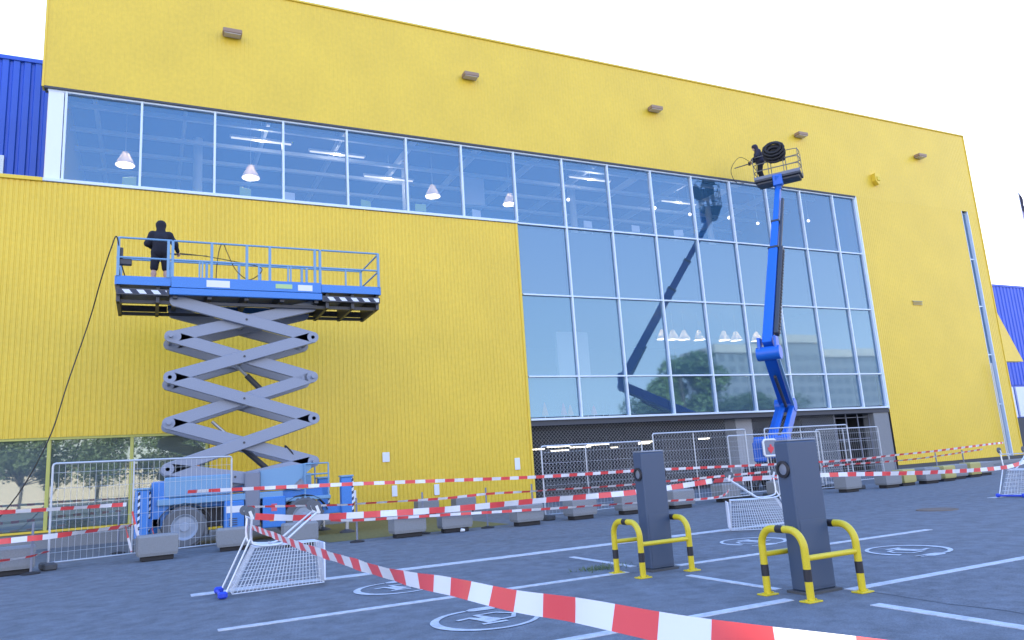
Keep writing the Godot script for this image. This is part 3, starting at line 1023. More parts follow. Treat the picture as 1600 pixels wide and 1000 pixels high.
func leaf_cloud(centers: Array, count: int, size: float, r: RandomNumberGenerator) -> MB:
	var mb := MB.new()
	for i in count:
		var c: Array = centers[r.randi() % centers.size()]
		var d := Vector3(r.randfn(), r.randfn(), r.randfn()).normalized() * pow(r.randf(), 0.45)
		var p: Vector3 = c[0] + Vector3(d.x, d.y * 0.8, d.z) * c[1]
		var u := Vector3(r.randfn(), r.randfn() * 0.5, r.randfn()).normalized()
		var w := u.cross(Vector3(r.randfn(), r.randfn(), r.randfn())).normalized()
		var s := size * r.randf_range(0.6, 1.3)
		mb.tri(p - u * s * 0.5, p + w * s * 0.32, p + u * s * 0.5)
		mb.tri(p - u * s * 0.5, p + u * s * 0.5, p - w * s * 0.32)
	return mb


func tree(called: String, label: String, at: Vector3, h: float, rad: float, m: Material, count: int, sd: int) -> void:
	var r := RandomNumberGenerator.new()
	r.seed = sd
	var t := thing(called, label, "tree", at, 0, "trees beyond the car park")
	var mb := MB.new()
	mb.pipe(spline([Vector3.ZERO, Vector3(0.2, h * 0.25, 0.1), Vector3(0.1, h * 0.5, -0.2), Vector3(0, h * 0.75, 0)]), 0.03 * h * 0.6, 8)
	var cs := []
	for k in 14:
		var a := r.randf() * TAU
		var q := r.randf_range(0.25, 0.75) * rad
		var c := Vector3(cos(a) * q, h * r.randf_range(0.34, 0.86), sin(a) * q)
		cs.append([c, rad * r.randf_range(0.28, 0.5)])
		mb.tube(Vector3(0, h * 0.3, 0), c, 0.016 * h * 0.5, 5, 0.02)
	part(t, "trunk", mb, M.bark)
	part(t, "crown", leaf_cloud(cs, count, h * 0.045, r), m)


func beyond_camera() -> void:
	# what the glass mirrors: trees and blocks of flats in the sun across the car park
	tree("broad_tree", "round sunlit tree mirrored in the lower glass beside the boom reflection", Vector3(72.0, 0, 40.0), 17.5, 6.6, M.leaf, 9000, 3)
	var row := [[84, 60, 14.0, "first"], [96, 62, 13.0, "second"], [108, 66, 13.5, "third"], [122, 72, 13.0, "fourth"], [-12, 44, 9.5, "left"], [-5, 47, 8.5, "middle"], [3, 52, 9.0, "right"], [-24, 50, 10.0, "far left"]]
	for i in row.size():
		var a: Array = row[i]
		var lab: String = "%s dark green tree of the row mirrored under the flats" % a[3] if i < 4 else "%s dark green tree mirrored in the shop window" % a[3]
		tree("dark_tree", lab, Vector3(a[0], 0, a[1]), a[2], a[2] * 0.55, M.leaf_dark, 5000, 40 + i)
	var flats := [[141.0, 161.0, 31.0, "cream block of flats mirrored left of the boom lift knuckle"], [166.0, 182.0, 34.0, "cream block of flats mirrored right of the boom lift knuckle"], [184.5, 214.0, 30.6, "grey block of flats mirrored at right end of the glass"]]
	for i in flats.size():
		var f: Array = flats[i]
		var t := thing("flats", f[3], "building", Vector3(f[0], 0, 110.0 + i * 1.5), 0, "blocks of flats beyond the car park")
		var wd: float = f[1] - f[0]
		bx(t, "wall", 0, wd, 0, f[2] - 2.4, 0, 14, M.render_grey)
		bx(t, "roof", -0.6, wd + 0.6, f[2] - 2.4, f[2], -0.6, 14.6, M.render_cream)
		for fl in 9:
			for k in int(wd / 3.6):
				bx(t, "window", 1.0 + k * 3.6, 3.0 + k * 3.6, 1.5 + fl * 3.1, 3.2 + fl * 3.1, -0.06, 0.2, M.window_dark)
	var fl := thing("low_house", "low pale house mirrored in the shop window", "building", Vector3(-30, 0, 80.0), 0)
	bx(fl, "wall", 0, 40, 0, 5.0, 0, 10, M.render_cream)
	bx(fl, "roof", -0.4, 40.4, 5.0, 5.6, -0.4, 10.4, M.rust)


func wheel(parent: Node, at: Vector3, r: float, w: float, axis: Vector3, tyre: Material, rim: Material) -> void:
	var t := hub(parent, "wheel", at)
	var y := axis.normalized()
	var x := y.cross(Vector3.UP).normalized()
	var xf := Transform3D(Basis(x, y, x.cross(y)), Vector3.ZERO)
	var h := w * 0.5
	var mb := MB.new()
	mb.lathe(PackedVector2Array([Vector2(r * 0.62, -h * 0.9), Vector2(r * 0.9, -h), Vector2(r * 0.985, -h * 0.75), Vector2(r, -h * 0.4), Vector2(r, h * 0.4), Vector2(r * 0.985, h * 0.75), Vector2(r * 0.9, h), Vector2(r * 0.62, h * 0.9)]), 30, xf)
	for k in 22:
		var a := TAU * k / 22.0
		for s in [-1.0, 1.0]:
			mb.box(xf * Vector3(cos(a + s * 0.07) * r, s * h * 0.45, sin(a + s * 0.07) * r), Vector3(0.03, h * 0.8, r * 0.13), xf.basis * Basis(Vector3.UP, -a))
	part(t, "tyre", mb, tyre)
	mb = MB.new()
	mb.lathe(PackedVector2Array([Vector2(0.0, -h * 0.5), Vector2(r * 0.5, -h * 0.5), Vector2(r * 0.6, -h * 0.88), Vector2(r * 0.64, -h * 0.88), Vector2(r * 0.64, h * 0.88), Vector2(r * 0.6, h * 0.88), Vector2(r * 0.5, h * 0.45), Vector2(r * 0.22, h * 0.5), Vector2(r * 0.2, h * 0.8), Vector2(0.0, h * 0.8)]), 24, xf)
	for k in 8:
		var a := TAU * k / 8.0
		mb.tube(xf * Vector3(cos(a) * r * 0.34, h * 0.4, sin(a) * r * 0.34), xf * Vector3(cos(a) * r * 0.34, h * 0.62, sin(a) * r * 0.34), 0.022, 6)
	part(t, "rim", mb, rim)


# a flat strip of slanted warning stripes
func hazard_strip(parent: Node, a: Vector3, b: Vector3, up: Vector3, w: float, per: float) -> void:
	var mb := MB.new()
	var l := (b - a).length() / per
	var sk := w / per * 0.8
	mb.quad_uv(a - up * w * 0.5, b - up * w * 0.5, b + up * w * 0.5, a + up * w * 0.5, Vector2(0, 0), Vector2(l, 0), Vector2(l + sk, 1), Vector2(sk, 1))
	part(parent, "warning_stripes", mb, M.hazard)


func scissor_lift() -> void:
	var t := thing("scissor_lift", "blue scissor lift with grey crossed arms raised before the yellow wall", "scissor lift", Vector3(2.2, 0, -21.1))
	# base
	var c := hub(t, "chassis")
	bx(c, "frame", -2.0, 1.95, 0.92, 1.18, -0.72, 0.72, M.lift_blue, 0.02)
	bx(c, "belly", -1.9, 1.8, 0.42, 0.92, -0.4, 0.4, M.dark_steel, 0.02)
	bx(c, "side_tray", -1.85, -0.35, 1.2, 1.68, 0.62, 0.86, M.rail_blue, 0.025)
	bx(c, "side_tray", -1.85, 1.9, 1.2, 1.6, -0.86, -0.62, M.rail_blue, 0.025)
	bx(c, "side_ledge", -2.0, 0.9, 1.02, 1.18, 0.74, 0.93, M.rail_blue, 0.02)
	bx(c, "side_ledge", 0.95, 2.1, 0.9, 1.0, 0.74, 0.93, M.rail_blue, 0.02)
	var mb := MB.new()
	mb.prism(PackedVector2Array([Vector2(0.36, 1.24), Vector2(1.1, 1.24), Vector2(1.62, 1.7), Vector2(1.62, 1.86), Vector2(0.36, 1.72)]), 0.2, Transform3D(Basis.IDENTITY, Vector3(0, 0, 0.74)))
	part(c, "gusset", mb, M.rail_blue)
	bx(c, "end_block", -2.12, -1.72, 0.5, 1.6, -0.6, 0.84, M.lift_blue, 0.03)
	bx(c, "engine_housing", -0.02, 0.34, 0.36, 1.7, 0.5, 0.95, M.grey_plate, 0.03)
	var k1 := bx(c, "tool_box", -0.5, -0.04, 0.36, 1.02, 0.5, 0.97, M.lift_blue, 0.02)
	bx(k1, "label_plate", -0.46, -0.06, 0.74, 0.9, 0.972, 0.976, M.label_white)
	for k in 4:
		bx(k1, "louvre", -0.4, -0.2, 0.44 + k * 0.05, 0.46 + k * 0.05, 0.972, 0.98, M.dark_steel)
	var k2 := bx(c, "tool_box", 0.4, 0.95, 0.3, 1.05, 0.5, 0.97, M.lift_blue, 0.02)
	bx(k2, "sticker", 0.6, 0.74, 0.7, 0.88, 0.972, 0.976, mat("sticker_red", lin(0.6, 0.12, 0.16), 0.5))
	bx(k2, "sticker", 0.56, 0.76, 0.46, 0.53, 0.972, 0.976, M.guard_yellow)
	for z in [0.9, -0.9]:
		mb = MB.new()
		for x in [1.45, 2.05]:
			mb.tube(Vector3(x, 0.98, z), Vector3(x, 1.82, z), 0.02, 8)
		for y in [1.25, 1.55, 1.82]:
			mb.tube(Vector3(1.45, y, z), Vector3(2.05, y, z), 0.018, 8)
		part(c, "ladder", mb, M.rail_blue)
	mb = MB.new()
	for x in [-1.39, 1.42]:
		mb.tube(Vector3(x, 0.49, -0.8), Vector3(x, 0.49, 0.8), 0.09, 10)
		for z in [-0.78, 0.78]:
			var arc := PackedVector3Array()
			for k in 9:
				var a := lerpf(0.25, PI - 0.25, k / 8.0)
				arc.append(Vector3(x + cos(a) * 0.62, 0.49 + sin(a) * 0.56, z))
			for k in 8:
				mb.bar(arc[k], arc[k + 1], 0.3, 0.015, Vector3.UP if k > 0 and k < 7 else Vector3.RIGHT)
	part(c, "axle", mb, M.dark_steel)
	for x in [-1.39, 1.42]:
		for z in [-0.82, 0.82]:
			wheel(t, Vector3(x, 0.49, z), 0.49, 0.3, Vector3(0, 0, 1), M.tyre_grey, M.rim_grey)
	for x0 in [-2.32, 2.52]:
		for z in [-0.92, 0.86]:
			var x: float = x0 if z > 0.0 else x0 * 0.9
			var o := hub(t, "outrigger")
			bx(o, "sleeve", x - 0.15, x + 0.15, 0.32, 1.42, z - 0.12, z + 0.12, M.lift_blue, 0.02)
			bx(o, "sleeve_cap", x - 0.17, x + 0.17, 1.42, 1.47, z - 0.14, z + 0.14, M.rail_blue, 0.01)
			bx(o, "arm", minf(x, signf(x) * 1.9), maxf(x, signf(x) * 1.9), 0.52, 0.74, z - 0.1 - signf(z) * 0.12, z + 0.1 - signf(z) * 0.12, M.lift_blue, 0.015)
			mb = MB.new()
			mb.tube(Vector3(x, 0.06, z), Vector3(x, 0.34, z), 0.05, 12)
			part(o, "jack", mb, M.steel)
			mb = MB.new()
			mb.lathe(PackedVector2Array([Vector2(0, 0.0), Vector2(0.2, 0.0), Vector2(0.2, 0.04), Vector2(0.08, 0.09), Vector2(0, 0.09)]), 18, Transform3D(Basis.IDENTITY, Vector3(x, 0.0, z)))
			part(o, "foot_pad", mb, M.dark_steel)
			var sx := signf(x) * 0.1
			hazard_strip(o, Vector3(x + sx + 0.04, 0.36, z + 0.123), Vector3(x + sx + 0.04, 1.38, z + 0.123), Vector3.LEFT, 0.05, 0.16)
	# crossed arms: four full crosses and a lowest, half folded one
	var ys := [6.07, 5.18, 4.12, 3.0, 1.88, 1.32]
	for lv in 5:
		for sz in [-1.0, 1.0]:
			for k in 2:
				var falls := k == 0
				var outer := (lv % 2 == 0) == falls
				var z: float = sz * (0.74 if outer else 0.6)
				var top: float = ys[lv]
				var bot: float = ys[lv + 1]
				var xl := -1.78
				var xr := 1.72
				if lv == 0:
					xl = -1.68
				if lv == 4:
					if not falls:
						xl = -1.2
					else:
						xr = 1.3
				var a := Vector3(xl, top if falls else bot, z)
				var b := Vector3(xr, bot if falls else top, z)
				mb = MB.new()
				mb.bar(a, b, 0.11, 0.3, Vector3.UP, 0.012)
				for e in [a, b]:
					mb.tube(e - Vector3(0, 0, 0.057 + 0.003 * (lv % 2)), e + Vector3(0, 0, 0.057 + 0.003 * (lv % 2)), 0.149 - 0.004 * (lv % 2), 18)
				var arm := part(t, "scissor_arm", mb, M.arm_grey)
				mb = MB.new()
				mb.tube((a + b) * 0.5 - Vector3(0, 0, 0.064), (a + b) * 0.5 + Vector3(0, 0, 0.064), 0.03, 12)
				part(arm, "pivot_pin", mb, M.dark_steel)
	mb = MB.new()
	for lv in range(1, 5):
		for x in [-1.78, 1.72]:
			mb.tube(Vector3(x, ys[lv], -0.8), Vector3(x, ys[lv], 0.8), 0.05, 10)
	for lv in 4:
		mb.tube(Vector3(-0.03, (ys[lv] + ys[lv + 1]) * 0.5, -0.66), Vector3(-0.03, (ys[lv] + ys[lv + 1]) * 0.5, 0.66), 0.06, 10)
	part(t, "cross_shaft", mb, M.arm_grey)
	for a in [[Vector3(-0.75, 3.05, 0.1), Vector3(0.9, 1.5, 0.1)], [Vector3(-0.15, 4.55, -0.1), Vector3(0.62, 3.75, -0.1)]]:
		var d: Vector3 = a[1] - a[0]
		var cy := hub(t, "lift_cylinder")
		mb = MB.new()
		mb.tube(a[0] + d * 0.35, a[1], 0.075, 14)
		part(cy, "barrel", mb, M.dark_steel)
		mb = MB.new()
		mb.tube(a[0], a[0] + d * 0.36, 0.04, 12)
		part(cy, "rod", mb, M.steel)
	mb = MB.new()
	mb.pipe(spline([Vector3(1.1, 2.1, 0.55), Vector3(1.0, 2.32, 0.6), Vector3(1.12, 2.2, 0.66), Vector3(1.3, 1.95, 0.6)]), 0.02, 6)
	part(t, "hydraulic_hose", mb, M.black_rubber)
	# platform
	var p := hub(t, "platform")
	bx(p, "deck", -1.78, 1.9, 6.44, 6.5, -0.95, 0.95, M.grey_plate)
	bx(p, "deck_extension", -3.0, -1.78, 6.44, 6.5, -0.93, 0.93, M.grey_plate)
	bx(p, "deck_extension", 1.9, 3.53, 6.44, 6.5, -0.93, 0.93, M.grey_plate)
	for z in [-1.0, 1.0]:
		bx(p, "toe_board", -1.8, 1.92, 6.36, 6.64, z - 0.02, z + 0.02, M.lift_blue, 0.005)
		bx(p, "side_beam", -1.84, 1.94, 6.17, 6.345, z - 0.06, z + 0.03, M.lift_blue, 0.012)
		bx(p, "toe_board", -3.02, -1.81, 6.39, 6.61, z * 0.97 - 0.02, z * 0.97 + 0.02, M.lift_blue, 0.005)
		bx(p, "toe_board", 1.93, 3.55, 6.39, 6.61, z * 0.97 - 0.02, z * 0.97 + 0.02, M.lift_blue, 0.005)
		bx(p, "side_rail", -3.02, -1.85, 6.14, 6.3, z * 0.97 - 0.03, z * 0.97 + 0.02, M.dark_steel)
		bx(p, "side_rail", 1.95, 3.55, 6.14, 6.3, z * 0.97 - 0.03, z * 0.97 + 0.02, M.dark_steel)
		bx(p, "slide_beam", -3.0, 3.53, 5.98, 6.06, z * 0.72 - 0.05, z * 0.72 + 0.05, M.dark_steel)
	hazard_strip(p, Vector3(-2.98, 6.22, 0.993), Vector3(-1.9, 6.22, 0.993), Vector3.UP, 0.1, 0.32)
	hazard_strip(p, Vector3(2.0, 6.22, 0.993), Vector3(3.52, 6.22, 0.993), Vector3.UP, 0.1, 0.32)
	for x in [-2.98, -2.1, 2.1, 2.8, 3.5]:
		bx(p, "cross_member", x - 0.04, x + 0.04, 5.98, 6.42, -0.9, 0.9, M.dark_steel)
	for x in [-1.7, -0.9, 0.0, 0.9, 1.8]:
		bx(p, "cross_member", x - 0.05, x + 0.05, 6.1, 6.42, -0.94, 0.94, M.dark_steel)
	bx(p, "end_board", -3.06, -3.02, 6.39, 6.61, -0.97, 0.97, M.lift_blue)
	bx(p, "end_board", 3.55, 3.59, 6.39, 6.61, -0.97, 0.97, M.lift_blue)
	bx(p, "label_plate", -0.98, -0.42, 6.4, 6.58, 1.022, 1.026, M.label_white)
	bx(p, "label_plate", 1.3, 1.68, 6.4, 6.56, 1.022, 1.026, M.label_white)
	bx(p, "label_plate", 0.72, 1.15, 6.44, 6.56, 1.022, 1.026, M.label_green)
	var rr := 0.025
	for z in [-0.98, 0.98]:
		var g := hub(t, "guard_rail")
		for seg in [[-3.0, -1.8], [-1.76, 1.88], [1.94, 3.53]]:
			mb = MB.new()
			mb.tube(Vector3(seg[0], 7.58, z), Vector3(seg[1], 7.58, z), rr, 10)
			part(g, "top_rail", mb, M.rail_blue)
			mb = MB.new()
			mb.tube(Vector3(seg[0], 7.08, z), Vector3(seg[1], 7.08, z), rr, 10)
			part(g, "mid_rail", mb, M.rail_blue)
		var posts := [-3.0, -1.88, -1.78, -0.86, 0.0, 0.58, 1.76, 1.9, 3.53]
		for i in posts.size():
			mb = MB.new()
			mb.bar(Vector3(posts[i], 6.6, z), Vector3(posts[i], 7.58, z), 0.065, 0.065, Vector3.BACK, 0.006)
			part(g, "post", mb, M.rail_blue)
		for x in [-1.15, -1.08, 0.3, 1.05, 1.12, 2.6]:
			mb = MB.new()
			mb.bar(Vector3(x, 6.6, z), Vector3(x, 7.08, z), 0.04, 0.04, Vector3.BACK)
			part(g, "short_post", mb, M.rail_blue)
	for x in [-3.02, 3.55]:
		var g := hub(t, "end_rail")
		for y in [7.08, 7.58]:
			mb = MB.new()
			mb.tube(Vector3(x, y, -0.96), Vector3(x, y, 0.96), rr, 10)
			part(g, "rail", mb, M.rail_blue)
	mb = MB.new()
	mb.cbox(Vector3(-2.86, 6.98, 0.88), Vector3(0.32, 0.16, 0.14), 0.02)
	mb.cbox(Vector3(-2.95, 7.2, 0.86), Vector3(0.1, 0.3, 0.1), 0.015)
	part(t, "control_box", mb, M.dark_steel)


func boom_lift() -> void:
	var o := Vector3(21.3, 0, -21.55)
	var t := thing("boom_lift", "blue articulated boom lift reaching up the glass wall with basket", "boom lift", o)
	var h := Vector3(0.864, 0, -0.505)
	var s := Vector3(0.505, 0, 0.864)
	var b := Basis(h, Vector3.UP, s)
	var mb := MB.new()
	mb.cbox(b * Vector3(0, 0.62, 0), Vector3(2.5, 0.4, 1.2), 0.04, b)
	mb.cbox(b * Vector3(0, 0.9, 0), Vector3(0.9, 0.2, 0.9), 0.03, b)
	part(t, "chassis", mb, M.dark_steel)
	for x in [-1.0, 1.0]:
		for z in [-0.85, 0.85]:
			wheel(t, b * Vector3(x, 0.45, z), 0.45, 0.34, s, M.black_rubber, M.rim_grey)
	mb = MB.new()
	mb.cbox(b * Vector3(-0.1, 1.36, 0.42), Vector3(1.9, 0.76, 0.5), 0.06, b)
	mb.cbox(b * Vector3(-0.1, 1.36, -0.42), Vector3(1.9, 0.76, 0.5), 0.06, b)
	mb.cbox(b * Vector3(-0.75, 1.5, 0), Vector3(0.6, 0.8, 1.25), 0.06, b)
	part(t, "turntable", mb, M.boom_blue)
	var p0 := Vector3(21.0, 1.45, -21.4) - o
	var p1 := Vector3(22.88, 2.95, -22.48) - o
	var p2 := Vector3(20.42, 4.88, -20.52) - o
	var p3 := Vector3(24.72, 12.75, -23.02) - o
	for z in [-0.2, 0.2]:
		mb = MB.new()
		mb.bar(p0 + s * z * 1.3, p1 + s * z * 1.3, 0.2, 0.4, Vector3.UP, 0.02)
		part(t, "lower_arm", mb, M.boom_blue)
	mb = MB.new()
	mb.bar(p0 + Vector3(0, 0.4, 0), p1 + Vector3(0, 0.42, 0), 0.16, 0.14, Vector3.UP, 0.01)
	part(t, "link_arm", mb, M.boom_blue)
	mb = MB.new()
	mb.tube(p1 - s * 0.38 + Vector3(0, 0.15, 0), p1 + s * 0.38 + Vector3(0, 0.15, 0), 0.27, 18)
	part(t, "elbow", mb, M.boom_blue)
	mb = MB.new()
	mb.bar(p1 + Vector3(0, 0.25, 0), p2, 0.44, 0.38, Vector3.UP, 0.02)
	part(t, "middle_arm", mb, M.boom_blue)
	mb = MB.new()
	mb.bar(p1 + s * 0.3 + Vector3(0, 0.05, 0), p2 + s * 0.3 + Vector3(0, -0.22, 0), 0.1, 0.14, Vector3.UP, 0.01)
	part(t, "link_arm", mb, M.rail_blue)
	mb = MB.new()
	mb.tube(p1.lerp(p2, 0.2) + Vector3(0.1, -0.3, 0), p1.lerp(p2, 0.75) + Vector3(0, -0.32, 0), 0.06, 12)
	part(t, "lift_cylinder", mb, M.dark_steel)
	mb = MB.new()
	mb.tube(p2 - s * 0.42, p2 + s * 0.42, 0.26, 20)
	mb.cbox(p2 + Vector3(0, 0.35, 0) + s * 0.3, Vector3(0.4, 0.5, 0.1), 0.02, b)
	mb.cbox(p2 + Vector3(0, 0.35, 0) - s * 0.3, Vector3(0.4, 0.5, 0.1), 0.02, b)
	part(t, "knuckle", mb, M.boom_blue)
	var d := p3 - p2
	var q := p2 + Vector3(0, 0.3, 0)
	d = p3 - q
	var w := [[0.0, 0.56, 0.36, 0.4], [0.54, 0.74, 0.29, 0.33], [0.72, 1.0, 0.22, 0.26]]
	for a in w:
		mb = MB.new()
		mb.bar(q + d * a[0], q + d * a[1], a[2], a[3], Vector3.UP, 0.02)
		var sec := part(t, "boom_section", mb, M.boom_blue)
		mb = MB.new()
		mb.bar(q + d * (a[1] - 0.012), q + d * a[1], a[2] + 0.05, a[3] + 0.05, Vector3.UP, 0.01)
		part(sec, "collar", mb, M.dark_steel)
	mb = MB.new()
	mb.bar(q + d * 0.05 + s * 0.29, q + d * 0.56 + s * 0.29, 0.16, 0.26, Vector3.UP, 0.02)
	mb.bar(q + d * 0.5 + s * 0.24, q + d * 0.9 + s * 0.22, 0.1, 0.14, Vector3.UP, 0.02)
	for k in 26:
		mb.cbox(q + d * (0.06 + k * 0.019) + s * 0.39, Vector3(0.13, 0.11, 0.05), 0.01, b)
	part(t, "hose_carrier", mb, M.dark_steel)
	mb = MB.new()
	mb.tube(q + d * 0.02 + h * 0.3, q + d * 0.2 + h * 0.24, 0.08, 12)
	part(t, "boom_cylinder", mb, M.steel)
	# basket
	var e := Vector3(0.57, 0, 0.82).normalized()
	var f := Vector3(e.z, 0, -e.x)
	var bb := Basis(e, Vector3.UP, f * -1.0)
	var c := Vector3(24.85, 13.05, -23.05) - o
	var k := hub(t, "basket", c)
	mb = MB.new()
	mb.cbox(Vector3(0, 0.06, 0), Vector3(1.96, 0.12, 0.86), 0.03, bb)
	mb.cbox(Vector3(0, -0.06, 0), Vector3(1.8, 0.12, 0.7), 0.03, bb)
	part(k, "floor", mb, M.dark_steel)
	mb = MB.new()
	mb.cbox(bb * Vector3(0, 0.17, 0.43), Vector3(1.96, 0.13, 0.015), 0.0, bb)
	mb.cbox(bb * Vector3(0, 0.17, -0.43), Vector3(1.96, 0.13, 0.015), 0.0, bb)
	part(k, "toe_board", mb, M.grey_plate)
	for y in [0.5, 0.82, 1.16]:
		mb = MB.new()
		var loop := PackedVector3Array()
		for q2 in 33:
			var a := TAU * q2 / 32.0
			var cx := signf(cos(a)) * pow(absf(cos(a)), 0.35) * 0.96
			var cz := signf(sin(a)) * pow(absf(sin(a)), 0.35) * 0.42
			loop.append(bb * Vector3(cx, y, cz))
		mb.pipe(loop, 0.018, 6)
		part(k, "rail", mb, M.basket_rail)
	for x in [-0.95, -0.32, 0.32, 0.95]:
		for z in [-0.41, 0.41]:
			mb = MB.new()
			mb.tube(bb * Vector3(x, 0.1, z), bb * Vector3(x, 1.16, z), 0.018, 6)
			part(k, "post", mb, M.basket_rail)
	mb = MB.new()
	mb.cbox(bb * Vector3(0, -0.1, 0.36), Vector3(0.4, 0.5, 0.3), 0.03, bb)
	mb.bar(p3 - c - d.normalized() * 0.2, bb * Vector3(0, 0.1, 0.4), 0.24, 0.3, Vector3.UP, 0.02)
	part(k, "mount", mb, M.boom_blue)
	mb = MB.new()
	mb.cbox(bb * Vector3(0.1, 1.05, 0.36), Vector3(0.5, 0.3, 0.2), 0.03, bb)
	part(k, "control_panel", mb, M.dark_steel)
	# hose bundle on the basket rail
	var hb := thing("hose_bundle", "thick coil of black hose hung on the boom lift basket", "hose", c + o + bb * Vector3(0.02, 1.08, 0.0))
	for i in 8:
		mb = MB.new()
		var lp := PackedVector3Array()
		for q3 in 25:
			var a := TAU * q3 / 24.0
			lp.append(bb * Vector3(cos(a) * (0.42 - 0.09 * (i % 3)) + rng.randf_range(-0.02, 0.02), sin(a) * (0.3 - 0.08 * (i % 3)) + 0.04 * i - 0.05, 0.5 + 0.03 * i - 0.06 + rng.randf_range(-0.02, 0.02)))
		mb.pipe(lp, 0.055, 8)
		part(hb, "coil", mb, M.black_rubber)
	mb = MB.new()
	mb.cbox(bb * Vector3(0.05, -0.05, 0.3), Vector3(0.7, 0.5, 0.3), 0.06, bb)
	part(hb, "bag", mb, M.fabric_purple)


func hand_bones(w: Vector3, dir: Vector3, palm: Vector3, side: float) -> Array:
	# w wrist, dir towards the knuckles, palm the way the palm faces, side +1 when the thumb lies towards dir x palm
	var acr := dir.cross(palm).normalized() * side
	var bn := []
	for k in 4:
		bn.append([w, w + dir * 0.085 + acr * (0.03 - 0.02 * k), 0.02, 0.013])
	var ln := [0.075, 0.083, 0.078, 0.06]
	for k in 4:
		var a: Vector3 = w + dir * 0.088 + acr * (0.031 - 0.021 * k)
		var b: Vector3 = a + (dir * 0.75 + palm * 0.66).normalized() * ln[k] * 0.5
		var c: Vector3 = b + (palm * 0.95 - dir * 0.2).normalized() * ln[k] * 0.5
		bn.append([a, b, 0.0095, 0.009])
		bn.append([b, c, 0.009, 0.0075])
	var t0: Vector3 = w + dir * 0.03 + acr * 0.026
	var t1: Vector3 = t0 + (dir * 0.5 + acr * 0.6 + palm * 0.6).normalized() * 0.04
	bn.append([t0, t1, 0.014, 0.011])
	bn.append([t1, t1 + (dir * 0.8 + palm * 0.55).normalized() * 0.035, 0.011, 0.008])
	return bn


func join(a: MB, b: MB) -> void:
	a.v.append_array(b.v)
	a.n.append_array(b.n)
	a.uv.append_array(b.uv)


